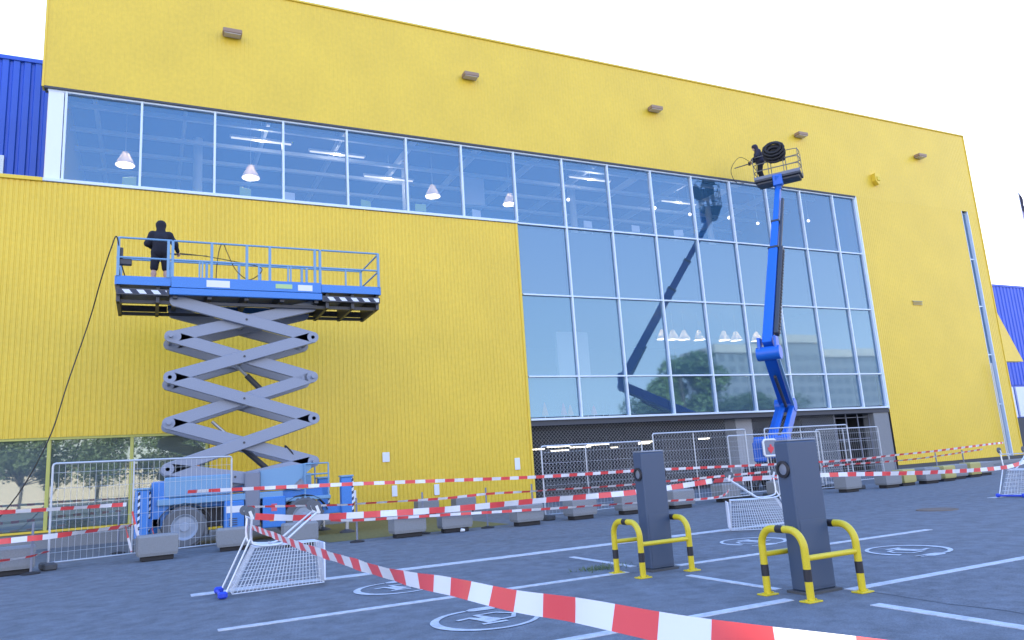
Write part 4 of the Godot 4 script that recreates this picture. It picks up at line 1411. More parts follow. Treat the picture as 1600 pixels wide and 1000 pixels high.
# j: joints of a figure whose feet stand at y = 0 and that faces -z
func person(label: String, at: Vector3, turn: float, j: Dictionary, top: Material, shorts: bool, legs: Material) -> Node3D:
	var t := thing("person", label, "person", at, turn)
	var hd: Vector3 = j.head
	var bn := [[j.neck, hd, 0.055, 0.06], [j.chest, j.neck, 0.12, 0.06], [j.pelvis, j.chest, 0.13, 0.14]]
	for s in ["l", "r"]:
		bn += [[j.chest, j[s + "sho"], 0.1, 0.07], [j[s + "sho"], j[s + "elb"], 0.052, 0.042], [j[s + "elb"], j[s + "wri"], 0.042, 0.028]]
		bn += [[j.pelvis, j[s + "hip"], 0.12, 0.1], [j[s + "hip"], j[s + "kne"], 0.085, 0.058], [j[s + "kne"], j[s + "kne"].lerp(j[s + "ank"], 0.35), 0.056, 0.06], [j[s + "kne"].lerp(j[s + "ank"], 0.35), j[s + "ank"], 0.06, 0.038]]
	var body := flesh(bn, 0.02, 0.04)
	var look: Vector3 = j.look
	var sd := look.cross(Vector3.UP).normalized()
	var up := sd.cross(look)
	var hb := [[hd + up * 0.06, hd + up * 0.06 - look * 0.02, 0.088, 0.086], [hd - up * 0.03 + look * 0.03, hd + look * 0.035 + up * 0.03, 0.066, 0.075], [hd - up * 0.085 + look * 0.06, hd - up * 0.08 + look * 0.03, 0.032, 0.05], [hd + look * 0.1 - up * 0.005, hd + look * 0.115 - up * 0.03, 0.012, 0.017], [hd + look * 0.088 + up * 0.035 + sd * 0.04, hd + look * 0.088 + up * 0.035 - sd * 0.04, 0.016, 0.016], [hd + look * 0.09 - up * 0.058 + sd * 0.02, hd + look * 0.09 - up * 0.058 - sd * 0.02, 0.014, 0.014]]
	for s in [-1.0, 1.0]:
		hb.append([hd + sd * s * 0.088 - up * 0.01, hd + sd * s * 0.092 + up * 0.03, 0.012, 0.016])
	join(body, flesh(hb, 0.009, 0.02))
	for s in ["l", "r"]:
		var dir: Vector3 = (j[s + "wri"] - j[s + "elb"]).normalized()
		var pl: Vector3 = j[s + "palm"]
		pl = (pl - dir * pl.dot(dir)).normalized()
		join(body, flesh(hand_bones(j[s + "wri"], dir, pl, -1.0 if s == "l" else 1.0), 0.005, 0.008))
	part(t, "body", body, M.skin)
	var e := MB.new()
	for s in [-1.0, 1.0]:
		var q: Vector3 = hd + look * 0.094 + up * 0.012 + sd * s * 0.032
		e.lathe(PackedVector2Array([Vector2(0, -0.011), Vector2(0.009, -0.006), Vector2(0.011, 0), Vector2(0.009, 0.006), Vector2(0, 0.011)]), 8, Transform3D(Basis.IDENTITY, q))
	part(t, "eyes", e, M.shoe)
	# jacket with the hood up
	var jb := [[j.pelvis + Vector3(0, -0.02, 0), j.chest, 0.19, 0.195], [j.chest, j.neck, 0.18, 0.1], [j.neck - look * 0.02, hd - look * 0.03 + up * 0.05, 0.1, 0.118], [hd - look * 0.02 + up * 0.06, hd + look * 0.015 + up * 0.075, 0.118, 0.1]]
	for s in ["l", "r"]:
		jb += [[j.chest, j[s + "sho"], 0.14, 0.1], [j[s + "sho"], j[s + "elb"], 0.095, 0.082], [j[s + "elb"], j[s + "elb"].lerp(j[s + "wri"], 0.93), 0.068, 0.05], [j.pelvis, j[s + "hip"] + Vector3(0, 0.02, 0), 0.15, 0.13]]
	part(t, "jacket", flesh(jb, 0.02, 0.05), top)
	var tb := []
	for s in ["l", "r"]:
		var end: float = 0.95 if shorts else 1.0
		tb += [[j.pelvis - Vector3(0, 0.05, 0), j[s + "hip"], 0.13, 0.125], [j[s + "hip"], j[s + "hip"].lerp(j[s + "kne"], end), 0.118, 0.098]]
		if not shorts:
			tb.append([j[s + "kne"], j[s + "kne"].lerp(j[s + "ank"], 0.95), 0.09, 0.07])
	part(t, "shorts" if shorts else "trousers", flesh(tb, 0.02, 0.03), legs)
	for s in ["l", "r"]:
		var a: Vector3 = j[s + "ank"]
		part(t, "shoe", flesh([[a + Vector3(0, -0.03, 0.03), a + Vector3(0, -0.045, -0.12), 0.045, 0.038], [a, a + Vector3(0, -0.02, 0), 0.045, 0.045], [a + Vector3(0, -0.045, 0.03), a + Vector3(0, -0.05, -0.15), 0.035, 0.03]], 0.014, 0.02), M.shoe)
	return t


func workers() -> void:
	var j := {"head": Vector3(0.0, 1.63, -0.05), "look": Vector3(0.1, -0.12, -1).normalized(), "neck": Vector3(0, 1.49, -0.01), "chest": Vector3(0, 1.28, 0.0), "pelvis": Vector3(0, 0.97, 0), "lsho": Vector3(-0.19, 1.4, 0), "rsho": Vector3(0.19, 1.4, 0), "lelb": Vector3(-0.31, 1.16, -0.02), "relb": Vector3(0.34, 1.19, -0.04), "lwri": Vector3(-0.16, 1.08, -0.24), "rwri": Vector3(0.42, 1.04, -0.22), "lpalm": Vector3(0.3, -1, 0), "rpalm": Vector3(-0.3, -1, 0), "lhip": Vector3(-0.1, 0.92, 0), "rhip": Vector3(0.1, 0.92, 0), "lkne": Vector3(-0.14, 0.5, -0.02), "rkne": Vector3(0.14, 0.5, -0.02), "lank": Vector3(-0.16, 0.09, 0.02), "rank": Vector3(0.16, 0.09, 0.02)}
	person("person in black hooded jacket and black shorts standing on scissor lift platform", Vector3(0.14, 6.5, -20.75), 0.0, j, M.fabric_dark, true, M.fabric_dark)
	var l := thing("spray_lance", "thin dark spray lance held by the person on the scissor lift", "tool", Vector3(0.14, 6.5, -20.75))
	var mb := MB.new()
	mb.tube(Vector3(-0.22, 1.0, -0.3), Vector3(1.15, 1.02, -0.36), 0.011, 8)
	part(l, "tube", mb, M.dark_steel)
	mb = MB.new()
	mb.cbox(Vector3(0.36, 1.0, -0.315), Vector3(0.16, 0.05, 0.04), 0.01)
	part(l, "grip", mb, M.black_rubber)
	j = {"head": Vector3(0.0, 1.6, -0.14), "look": Vector3(-0.1, -0.3, -1).normalized(), "neck": Vector3(0, 1.47, -0.07), "chest": Vector3(0, 1.26, -0.03), "pelvis": Vector3(0, 0.95, 0.02), "lsho": Vector3(-0.19, 1.37, -0.05), "rsho": Vector3(0.19, 1.37, -0.05), "lelb": Vector3(-0.28, 1.12, -0.16), "relb": Vector3(0.27, 1.12, -0.12), "lwri": Vector3(-0.14, 1.0, -0.38), "rwri": Vector3(0.1, 0.98, -0.3), "lpalm": Vector3(0.2, -1, 0), "rpalm": Vector3(-0.2, -1, 0), "lhip": Vector3(-0.1, 0.9, 0.02), "rhip": Vector3(0.1, 0.9, 0.02), "lkne": Vector3(-0.12, 0.48, -0.06), "rkne": Vector3(0.12, 0.48, -0.04), "lank": Vector3(-0.13, 0.09, 0.03), "rank": Vector3(0.13, 0.09, 0.03)}
	var at := Vector3(24.42, 13.17, -23.6)
	person("person in dark clothes standing in the boom lift basket with spray gun", at, 1.0, j, M.fabric_purple, false, M.fabric_dark)
	l = thing("spray_gun", "spray gun pointing down left from the boom lift basket", "tool", at, 1.0)
	mb = MB.new()
	mb.tube(Vector3(0.1, 0.97, -0.3), Vector3(-0.1, 0.72, -1.15), 0.022, 8)
	part(l, "barrel", mb, M.dark_steel)
	mb = MB.new()
	mb.cbox(Vector3(0.06, 0.92, -0.45), Vector3(0.06, 0.16, 0.1), 0.01)
	part(l, "grip", mb, M.black_rubber)
	mb = MB.new()
	mb.pipe(spline([Vector3(0.1, 0.95, -0.32), Vector3(-0.25, 1.15, -0.9), Vector3(-0.3, 0.6, -1.35), Vector3(0.0, 0.1, -1.15), Vector3(0.25, 0.1, -0.75)]), 0.012, 6)
	part(l, "hose", mb, M.black_rubber)


func fence_panel(a: Vector2, b: Vector2, h: float, label: String, foot := true) -> void:
	var l := a.distance_to(b)
	var t := thing("mobile_fence", label, "fence", Vector3(a.x, 0, a.y), -atan2(b.y - a.y, b.x - a.x), "mobile fence panels")
	var y0 := 0.13
	var mb := MB.new()
	mb.pipe(PackedVector3Array([Vector3(0, 0.04, 0), Vector3(0, h - 0.05, 0), Vector3(0.015, h - 0.015, 0), Vector3(0.05, h, 0), Vector3(l - 0.05, h, 0), Vector3(l - 0.015, h - 0.015, 0), Vector3(l, h - 0.05, 0), Vector3(l, 0.04, 0)]), 0.021, 8)
	mb.tube(Vector3(0, y0, 0), Vector3(l, y0, 0), 0.017, 6)
	mb.tube(Vector3(l * 0.42, y0, 0), Vector3(l * 0.42, h, 0), 0.017, 6)
	part(t, "frame", mb, M.galvanised)
	mb = MB.new()
	var n := int(l / 0.11)
	for k in range(1, n):
		mb.tube(Vector3(l * k / n, y0, 0), Vector3(l * k / n, h, 0), 0.0036, 4)
	for k in 6:
		var y := y0 + (h - y0) * (k + 0.6) / 6.2
		mb.tube(Vector3(0, y, 0.006), Vector3(l, y, 0.006), 0.004, 4)
	part(t, "wire_mesh", mb, M.galvanised)
	if foot:
		for x in [0.0, l]:
			mb = MB.new()
			mb.cbox(Vector3(x, 0.07, 0), Vector3(0.24, 0.14, 0.62), 0.03)
			part(t, "foot", mb, M.concrete_dark)


func fences_and_blocks() -> void:
	fence_panel(Vector2(-1.74, -17.95), Vector2(1.74, -18.85), 2.06, "wire fence panel standing before the left half of scissor lift")
	fence_panel(Vector2(9.28, -17.75), Vector2(12.6, -17.95), 1.88, "lower wire fence panel at left end of the parking opening")
	fence_panel(Vector2(12.72, -17.55), Vector2(16.18, -17.65), 2.06, "tall wire fence panel right behind the far charging post")
	fence_panel(Vector2(16.9, -17.6), Vector2(20.38, -17.55), 2.05, "tall wire fence panel before the boom lift base")
	fence_panel(Vector2(16.4, -18.7), Vector2(20.6, -18.9), 1.92, "lower wire fence panel standing behind the boom lift fence")
	fence_panel(Vector2(21.2, -19.6), Vector2(24.6, -19.8), 2.0, "wire fence panel at right end of the parking opening")
	var body := MB.new()
	# slightly tapered block with a handle notch
	var hw := 0.36
	for sgn in [0]:
		var p := []
		for q in [[0.94, 0.1, 0.2], [1.0, 0.16, 0.215], [1.0, 0.47, 0.215], [0.93, 0.51, 0.19]]:
			p.append([Vector3(-hw * q[0], q[1], -q[2]), Vector3(hw * q[0], q[1], -q[2]), Vector3(hw * q[0], q[1], q[2]), Vector3(-hw * q[0], q[1], q[2])])
		for i in 3:
			for k in 4:
				body.quad(p[i][(k + 1) % 4], p[i][k], p[i + 1][k], p[i + 1][(k + 1) % 4])
		body.quad(p[3][3], p[3][2], p[3][1], p[3][0])
		body.quad(p[0][0], p[0][1], p[0][2], p[0][3])
	var bm := body.mesh()
	var base := MB.new()
	base.cbox(Vector3(0, 0.05, 0), Vector3(0.58, 0.1, 0.3), 0.015)
	var sm := base.mesh()
	var row := [[-2.28, -17.6, 0.1, "concrete ballast block at far left picture edge"], [0.2, -17.65, 0.12, "concrete ballast block before the scissor lift front wheel"], [1.75, -18.2, -0.05, "concrete ballast block behind wheels of the upturned left cart"], [3.05, -17.6, 0.0, "concrete ballast block under scissor lift rear, right of left cart"], [5.33, -17.0, 0.04, "concrete ballast block first right of scissor lift, beside yellow ground"], [6.5, -17.05, -0.05, "concrete ballast block second right of the scissor lift"], [8.26, -16.8, 0.02, "concrete ballast block under the corner of yellow wall and parking opening"], [9.88, -17.0, 0.1, "concrete ballast block at left end of parking opening"], [11.4, -17.0, -0.06, "concrete ballast block just left of the far charging post"], [13.15, -17.2, 0.03, "concrete ballast block just right of the far charging post"], [15.4, -17.9, 0.12, "concrete ballast block left of the upturned middle cart"], [17.0, -17.3, -0.04, "concrete ballast block behind the upturned middle cart"], [19.2, -16.8, 0.05, "concrete ballast block just right of the near charging post"], [21.05, -16.85, 0.0, "concrete ballast block under right end of parking opening"], [23.0, -16.9, -0.05, "concrete ballast block between two yellow blocks on the right"], [25.3, -17.5, 0.04, "concrete ballast block second from right end of the row"], [27.5, -18.0, 0.02, "concrete ballast block at right end of the row"], [8.2, -24.0, 0.0, "pale concrete block by the yellow wall, left of two"], [9.5, -24.0, 0.05, "pale concrete block by the yellow wall, right of two"]]
	for a in row:
		var t := thing("ballast_block", a[3], "concrete block", Vector3(a[0], 0, a[1]), a[2], "concrete ballast blocks along the fence line")
		t.scale = Vector3(rng.randf_range(0.96, 1.06), rng.randf_range(0.95, 1.04), 1.0)
		part_mesh(t, "body", bm, M.concrete)
		part_mesh(t, "rubber_base", sm, M.black_rubber)
	for a in [[22.0, -17.0, "yellow block left of the three right of the parking opening"], [24.2, -17.15, "yellow block in the middle between right concrete blocks"], [26.4, -17.7, "yellow block nearest the right end of the row"]]:
		var t := thing("yellow_block", a[2], "concrete block", Vector3(a[0], 0, a[1]), 0.0, "yellow blocks between the concrete ones")
		var o := part_mesh(t, "body", bm, M.concrete_yellow)
		o.scale = Vector3(0.8, 1, 1)
		part_mesh(t, "rubber_base", sm, M.black_rubber)
	# thin posts that carry the tape
	var pm := MB.new()
	pm.tube(Vector3(0, 0.03, 0), Vector3(0, 0.95, 0), 0.022, 8)
	var ft := MB.new()
	ft.lathe(PackedVector2Array([Vector2(0, 0), Vector2(0.16, 0), Vector2(0.16, 0.025), Vector2(0.03, 0.05), Vector2(0, 0.05)]), 16)
	var ps := [[-1.95, -17.3, "grey tape post at far left beside the fence foot"], [-0.6, -20.6, "grey tape post behind the left fence panel"], [4.18, -17.0, "grey tape post right of the scissor lift"], [5.85, -17.4, "grey tape post between first two blocks right of the lift"], [7.4, -17.2, "grey tape post before the yellow wall, left of its corner"], [8.7, -17.3, "grey tape post at the corner of yellow wall"], [22.45, -17.6, "grey tape post at left end of right yellow wall"], [24.8, -17.8, "grey tape post before middle of right yellow wall"], [27.0, -18.3, "grey tape post before right end of yellow wall"]]
	for a in ps:
		var t := thing("tape_post", a[2], "post", Vector3(a[0], 0, a[1]), 0, "tape posts along the fence line")
		part_mesh(t, "rod", pm.mesh(), M.grey_plate)
		part_mesh(t, "foot", ft.mesh(), M.black_rubber)


func charging_posts() -> void:
	var list := [[5.9, -8.28, 0.36, "dark grey charging post farther from camera beside the tape", 5.37, 6.1, -8.44, -7.87, "yellow black-banded guard hoops around the farther charging post"], [5.99, -5.83, 0.4, "dark grey charging post nearer to camera, in front of boom lift", 5.56, 6.24, -6.02, -5.47, "yellow black-banded guard hoops around the nearer charging post"]]
	for a in list:
		var t := thing("charging_post", a[3], "charging post", Vector3(a[0], 0, a[1]), 0, "electric car charging posts")
		var w: float = a[2]
		bx(t, "foot", -w * 0.5 - 0.03, w * 0.5 + 0.03, 0.0, 0.025, -0.14, 0.14, M.concrete_dark)
		bx(t, "housing", -w * 0.5, w * 0.5, 0.025, 1.475, -0.1, 0.1, M.post_grey, 0.014)
		bx(t, "cap", -w * 0.5 + 0.006, w * 0.5 - 0.006, 1.476, 1.495, -0.094, 0.094, M.post_trim, 0.004)
		bx(t, "door", -w * 0.5 + 0.02, w * 0.5 - 0.02, 0.06, 0.7, 0.1005, 0.104, M.post_grey, 0.002)
		for sx in [-1.0, 1.0]:
			var x: float = sx * w * 0.5
			var xf := Transform3D(Basis(Vector3.BACK, Vector3(sx, 0, 0), Vector3(0, sx, 0)), Vector3(x, 1.2, 0))
			var mb := MB.new()
			mb.lathe(PackedVector2Array([Vector2(0.06, 0.0), Vector2(0.085, 0.0), Vector2(0.085, 0.02), Vector2(0.06, 0.024), Vector2(0.055, 0.004)]), 28, xf)
			var ring := part(t, "socket_ring", mb, M.guard_black)
			mb = MB.new()
			mb.lathe(PackedVector2Array([Vector2(0.0, 0.012), Vector2(0.056, 0.008)]), 24, xf)
			part(ring, "socket_lid", mb, M.post_trim)
		var g := thing("guard_rail", a[8], "guard rail", Vector3.ZERO, 0, "guard hoops round the charging posts")
		var r := 0.036
		var hgt := 0.64
		for x in [a[4], a[5]]:
			var z0: float = a[6]
			var z1: float = a[7]
			var pts := PackedVector3Array([Vector3(x, 0.01, z0)])
			var cr := 0.17
			for k in 9:
				var an := PI * 0.5 * k / 8.0
				pts.append(Vector3(x, hgt - cr + sin(an) * cr, z0 + cr - cos(an) * cr))
			for k in 9:
				var an := PI * 0.5 * k / 8.0
				pts.append(Vector3(x, hgt - cr + cos(an) * cr, z1 - cr + sin(an) * cr))
			pts.append(Vector3(x, 0.01, z1))
			var mb := MB.new()
			mb.pipe(pts, r, 14)
			var hoop := part(g, "hoop", mb, M.guard_yellow)
			var zc := (z0 + z1) * 0.5
			mb = MB.new()
			mb.tube(Vector3(x, hgt, zc - 0.045), Vector3(x, hgt, zc + 0.045), r + 0.0015, 14)
			part(hoop, "band", mb, M.guard_black)
			for z in [z0, z1]:
				mb = MB.new()
				mb.tube(Vector3(x, 0.18, z), Vector3(x, 0.29, z), r + 0.0015, 14)
				part(hoop, "band", mb, M.guard_black)
				mb = MB.new()
				mb.cbox(Vector3(x, 0.007, z), Vector3(0.17, 0.014, 0.13), 0.003)
				for bx_ in [-0.06, 0.06]:
					mb.tube(Vector3(x + bx_, 0.012, z), Vector3(x + bx_, 0.026, z), 0.012, 6)
				part(hoop, "base_plate", mb, M.guard_yellow)
		for z in [a[6], a[7]]:
			var mb := MB.new()
			mb.tube(Vector3(a[4], 0.385, z), Vector3(a[5], 0.385, z), 0.027, 12)
			part(g, "cross_bar", mb, M.guard_yellow)


func cart(at: Vector3, turn: float, sc: float, label: String) -> void:
	# drawn upright here and turned over: F sets each point on its head
	var t := thing("shopping_cart", label, "shopping cart", at, turn, "upturned shopping carts")
	var F := func(x: float, y: float, z: float) -> Vector3:
		return Vector3(x, 1.045 - y, -z) * sc
	var r := 0.0032 * sc
	var half := func(x: float, y: float) -> float:
		return lerpf(0.27, 0.2, clampf((x + 0.1) / 1.05, 0, 1)) - (1.0 - y) * 0.08
	# sides
	for s in [-1.0, 1.0]:
		var mb := MB.new()
		var n := 24
		for k in n + 1:
			var u := k / float(n)
			var xb := lerpf(0.14, 0.92, u)
			var xt := lerpf(-0.12, 0.97, u)
			mb.tube(F.call(xb, 0.5, s * half.call(xb, 0.5)), F.call(xt, 1.0, s * half.call(xt, 1.0)), r, 4)
		for k in 7:
			var v := k / 6.0
			var xa := lerpf(0.14, -0.12, v)
			var xc := lerpf(0.92, 0.97, v)
			var y := lerpf(0.5, 1.0, v)
			mb.tube(F.call(xa, y, s * half.call(xa, y)), F.call(xc, y, s * half.call(xc, y)), r if k > 0 and k < 6 else r * 1.9, 5)
		part(t, "basket_side", mb, M.chrome_wire)
	# nose, rear gate and floor
	for e in 2:
		var mb := MB.new()
		for k in 9:
			var q := k / 4.0 - 1.0
			var xb := 0.92 if e == 0 else 0.14
			var xt := 0.97 if e == 0 else -0.12
			mb.tube(F.call(xb, 0.5, q * half.call(xb, 0.5)), F.call(xt, 1.0, q * half.call(xt, 1.0)), r, 4)
		for k in 7:
			var v := k / 6.0
			var x := lerpf(0.92, 0.97, v) if e == 0 else lerpf(0.14, -0.12, v)
			var y := lerpf(0.5, 1.0, v)
			mb.tube(F.call(x, y, -half.call(x, y)), F.call(x, y, half.call(x, y)), r if k > 0 and k < 6 else r * 1.9, 5)
		part(t, "basket_nose" if e == 0 else "rear_gate", mb, M.chrome_wire)
	var fm := MB.new()
	for k in 11:
		var q := k / 5.0 - 1.0
		fm.tube(F.call(0.14, 0.5, q * half.call(0.14, 0.5)), F.call(0.92, 0.5, q * half.call(0.92, 0.5)), r, 4)
	for k in 9:
		var x := lerpf(0.14, 0.92, k / 8.0)
		fm.tube(F.call(x, 0.5, -half.call(x, 0.5)), F.call(x, 0.5, half.call(x, 0.5)), r, 4)
	part(t, "basket_floor", fm, M.chrome_wire)
	# chassis
	for s in [-1.0, 1.0]:
		var mb := MB.new()
		mb.pipe(spline([F.call(0.1, 0.13, s * 0.26), F.call(0.09, 0.4, s * 0.24), F.call(0.16, 0.47, s * 0.23), F.call(0.38, 0.49, s * 0.21), F.call(0.5, 0.45, s * 0.2), F.call(0.72, 0.28, s * 0.18), F.call(0.92, 0.13, s * 0.16)], 4), 0.014 * sc, 8)
		mb.tube(F.call(0.09, 0.38, s * 0.24), F.call(-0.2, 1.0, s * 0.26), 0.012 * sc, 8)
		part(t, "chassis_tube", mb, M.chrome_wire)
	var cm := MB.new()
	cm.tube(F.call(0.1, 0.15, -0.26), F.call(0.1, 0.15, 0.26), 0.011 * sc, 8)
	cm.tube(F.call(0.9, 0.15, -0.16), F.call(0.9, 0.15, 0.16), 0.011 * sc, 8)
	cm.tube(F.call(0.36, 0.48, -0.21), F.call(0.36, 0.48, 0.21), 0.011 * sc, 8)
	part(t, "chassis_bar", cm, M.chrome_wire)
	for q in [[0.1, 0.26], [0.1, -0.26], [0.92, 0.16], [0.92, -0.16]]:
		var c := hub(t, "caster")
		var mb := MB.new()
		for z in [-0.022, 0.022]:
			mb.bar(F.call(q[0], 0.14, q[1] + z), F.call(q[0] - 0.03, 0.06, q[1] + z), 0.006 * sc, 0.035 * sc, Vector3.RIGHT)
		mb.tube(F.call(q[0], 0.13, q[1]), F.call(q[0], 0.16, q[1]), 0.025 * sc, 10)
		part(c, "fork", mb, M.chrome_wire)
		mb = MB.new()
		mb.tube(F.call(q[0] - 0.03, 0.062, q[1] - 0.014), F.call(q[0] - 0.03, 0.062, q[1] + 0.014), 0.062 * sc, 18)
		part(c, "wheel", mb, M.tyre_grey)
	var hm := MB.new()
	hm.tube(F.call(-0.25, 1.005, -0.24), F.call(-0.25, 1.005, 0.24), 0.02 * sc, 12)
	for s in [-1.0, 1.0]:
		hm.cbox(F.call(-0.23, 1.0, s * 0.27), Vector3(0.11, 0.08, 0.06) * sc, 0.02 * sc)
	part(t, "handle", hm, M.handle_blue)
	hm = MB.new()
	hm.cbox(F.call(0.985, 0.75, 0), Vector3(0.02, 0.46, 0.36) * sc, 0.006)
	part(t, "front_plate", hm, M.white_panel)


func carts() -> void:
	cart(Vector3(1.13, 0, -10.9), 0.0, 1.07, "upturned wire shopping cart with blue handle in left foreground")
	cart(Vector3(10.3, 0, -10.45), PI - 0.62, 1.02, "upturned wire shopping cart standing between the two charging posts")
	cart(Vector3(17.82, 0, -10.95), 0.0, 1.07, "upturned wire shopping cart cut off by right picture edge")


func ribbon(pts: PackedVector3Array, width: float, twist: Array, per := 0.5) -> MB:
	# twist: [[share of length, turn in radians], ...] in order
	var mb := MB.new()
	var total := 0.0
	var at := [0.0]
	for i in range(1, pts.size()):
		total += pts[i].distance_to(pts[i - 1])
		at.append(total)
	var l := []
	var r := []
	for i in pts.size():
		var d := (pts[mini(i + 1, pts.size() - 1)] - pts[maxi(i - 1, 0)]).normalized()
		var u := (Vector3.UP - d * d.y)
		if u.length() < 0.2:
			u = Vector3.RIGHT - d * d.x
		u = u.normalized()
		var s: float = at[i] / total
		var a: float = twist[-1][1]
		for k in twist.size() - 1:
			if s >= twist[k][0] and s <= twist[k + 1][0]:
				a = lerpf(twist[k][1], twist[k + 1][1], smoothstep(0.0, 1.0, (s - twist[k][0]) / (twist[k + 1][0] - twist[k][0])))
				break
		a += 0.1 * sin(at[i] * 5.3) + 0.06 * sin(at[i] * 11.7 + 1.0)
		var e := u.rotated(d, a) * width * 0.5
		l.append(pts[i] + e)
		r.append(pts[i] - e)
	for i in pts.size() - 1:
		var a: float = at[i] / per
		var b: float = at[i + 1] / per
		mb.quad_uv(r[i], r[i + 1], l[i + 1], l[i], Vector2(a, 0), Vector2(b, 0), Vector2(b, 1), Vector2(a, 1))
	return mb


func tape(label: String, p: Array, twist: Array, width := 0.08, per := 0.5) -> void:
	var t := part(self, numbered("barrier_tape"), ribbon(spline(p, 16), width, twist, per), M.tape)
	tag(t, label, "barrier tape", "red and white barrier tapes")


func V(x: float, y: float, z: float) -> Vector3:
	return Vector3(x, y, z)


func tapes() -> void:
	tape("red and white tape running from left cart towards the camera in foreground", [V(1.3, 0.82, -11.3), V(1.33, 0.8, -9.26), V(1.35, 0.78, -7.75), V(1.38, 0.78, -5.61), V(1.4, 0.79, -4.57), V(1.41, 0.82, -3.83), V(1.42, 0.84, -3.08), V(1.43, 0.87, -2.54), V(1.44, 0.89, -1.95), V(1.44, 0.92, -1.5), V(1.45, 0.98, -0.6)], [[0.0, 0.3], [0.62, 0.35], [0.7, -0.25], [1.0, -0.15]], 0.088, 0.5)
	tape("wide red and white tape from left cart to the middle cart", [V(1.34, 0.96, -11.15), V(1.85, 0.9, -11.1), V(2.48, 0.87, -11.1), V(4.13, 0.83, -11.1), V(5.65, 0.84, -11.1), V(7.67, 0.84, -11.1), V(9.22, 0.92, -11.05)], [[0, 0.1], [0.1, 0.5], [0.2, -0.1], [0.6, 0.4], [0.8, -0.3], [1, 0.0]], 0.09, 0.5)
	tape("red and white tape from the middle cart to right picture edge", [V(9.22, 0.92, -11.0), V(10.29, 0.9, -11.1), V(12.28, 0.84, -11.1), V(15.13, 0.71, -11.1), V(17.8, 0.66, -11.15), V(18.9, 0.8, -11.15)], [[0, 0.5], [0.3, 0.0], [0.6, 0.3], [1, -0.2]], 0.085, 0.5)
	tape("upper red and white tape across the yellow wall right of the lift", [V(0.8, 1.32, -18.55), V(1.5, 1.31, -18.7), V(3.9, 1.26, -17.6), V(5.0, 1.23, -17.5), V(8.9, 1.11, -17.55), V(12.2, 1.08, -17.7)], [[0, 0.4], [0.3, -0.1], [0.7, 0.2], [1, 0.3]])
	tape("upper red and white tape before the parking opening and right wall", [V(12.2, 1.08, -17.5), V(19.4, 0.93, -17.4), V(22.45, 0.97, -17.56), V(24.8, 1.0, -17.76), V(28.0, 1.08, -18.1), V(30.0, 1.1, -18.6)], [[0, 0.2], [0.5, 0.6], [1, 0.1]], 0.07)
	tape("middle red and white tape on posts before the yellow wall", [V(2.0, 0.9, -18.5), V(3.9, 0.82, -17.05), V(4.2, 0.82, -16.97), V(6.2, 0.78, -17.1), V(7.4, 0.8, -17.16), V(8.7, 0.77, -17.26), V(9.3, 0.76, -17.6)], [[0, 0.6], [0.4, 0.9], [0.7, 0.3], [1, 0.9]], 0.06)
	tape("middle red and white tape before the parking opening and right wall", [V(9.3, 0.76, -17.62), V(12.0, 0.73, -17.4), V(19.0, 0.8, -17.3), V(22.45, 0.78, -17.52), V(24.8, 0.82, -17.72), V(28.2, 0.92, -18.3)], [[0, 0.9], [0.3, 0.4], [0.7, 0.8], [1, 0.5]], 0.065)
	tape("low sagging red and white tape along the ballast blocks", [V(3.6, 0.52, -17.0), V(4.22, 0.48, -16.72), V(6.33, 0.42, -16.7), V(8.64, 0.36, -16.5), V(11.71, 0.28, -16.7), V(14.06, 0.22, -16.8), V(15.2, 0.35, -17.5)], [[0, 0.5], [0.3, 0.0], [0.6, 0.9], [1, 0.2]], 0.06)
	tape("upper red and white tape at the left picture edge", [V(-6.0, 1.22, -17.3), V(-2.45, 1.18, -17.3), V(-1.2, 1.16, -17.7), V(-0.4, 1.15, -18.2)], [[0, 0.4], [0.5, 0.0], [0.8, 0.7], [1, 0.2]])
	tape("thick red and white tape at left edge crossing the fence panel", [V(-6.0, 0.55, -16.9), V(-2.42, 0.66, -17.0), V(-1.72, 0.67, -17.1), V(-0.9, 0.7, -17.5), V(-0.28, 0.72, -18.1)], [[0, 0.1], [0.6, -0.2], [0.85, 0.8], [1, 0.9]], 0.1)
	tape("low thin tape at left edge tied to the fence foot", [V(-6.0, 0.25, -17.0), V(-2.4, 0.32, -17.0), V(-1.79, 0.36, -17.6), V(-1.72, 0.35, -17.9)], [[0, 0.9], [0.6, 0.6], [1, 1.0]], 0.06)
	tape("loose tape end hanging left of the scissor lift, left of three", [V(-0.4, 0.72, -18.0), V(-0.35, 0.52, -17.9), V(-0.27, 0.2, -17.85)], [[0, 0.1], [1, 0.5]], 0.08, 0.55)
	tape("loose tape end hanging left of the scissor lift, middle one", [V(-0.28, 1.0, -18.0), V(-0.2, 0.66, -17.95), V(-0.1, 0.3, -17.9)], [[0, 0.4], [1, 0.1]], 0.07, 0.55)
	tape("loose tape end hanging before the scissor lift outrigger, right of three", [V(0.1, 0.62, -18.1), V(0.16, 0.42, -17.95), V(0.26, 0.14, -17.95)], [[0, 0.1], [1, 0.3]], 0.09, 0.5)


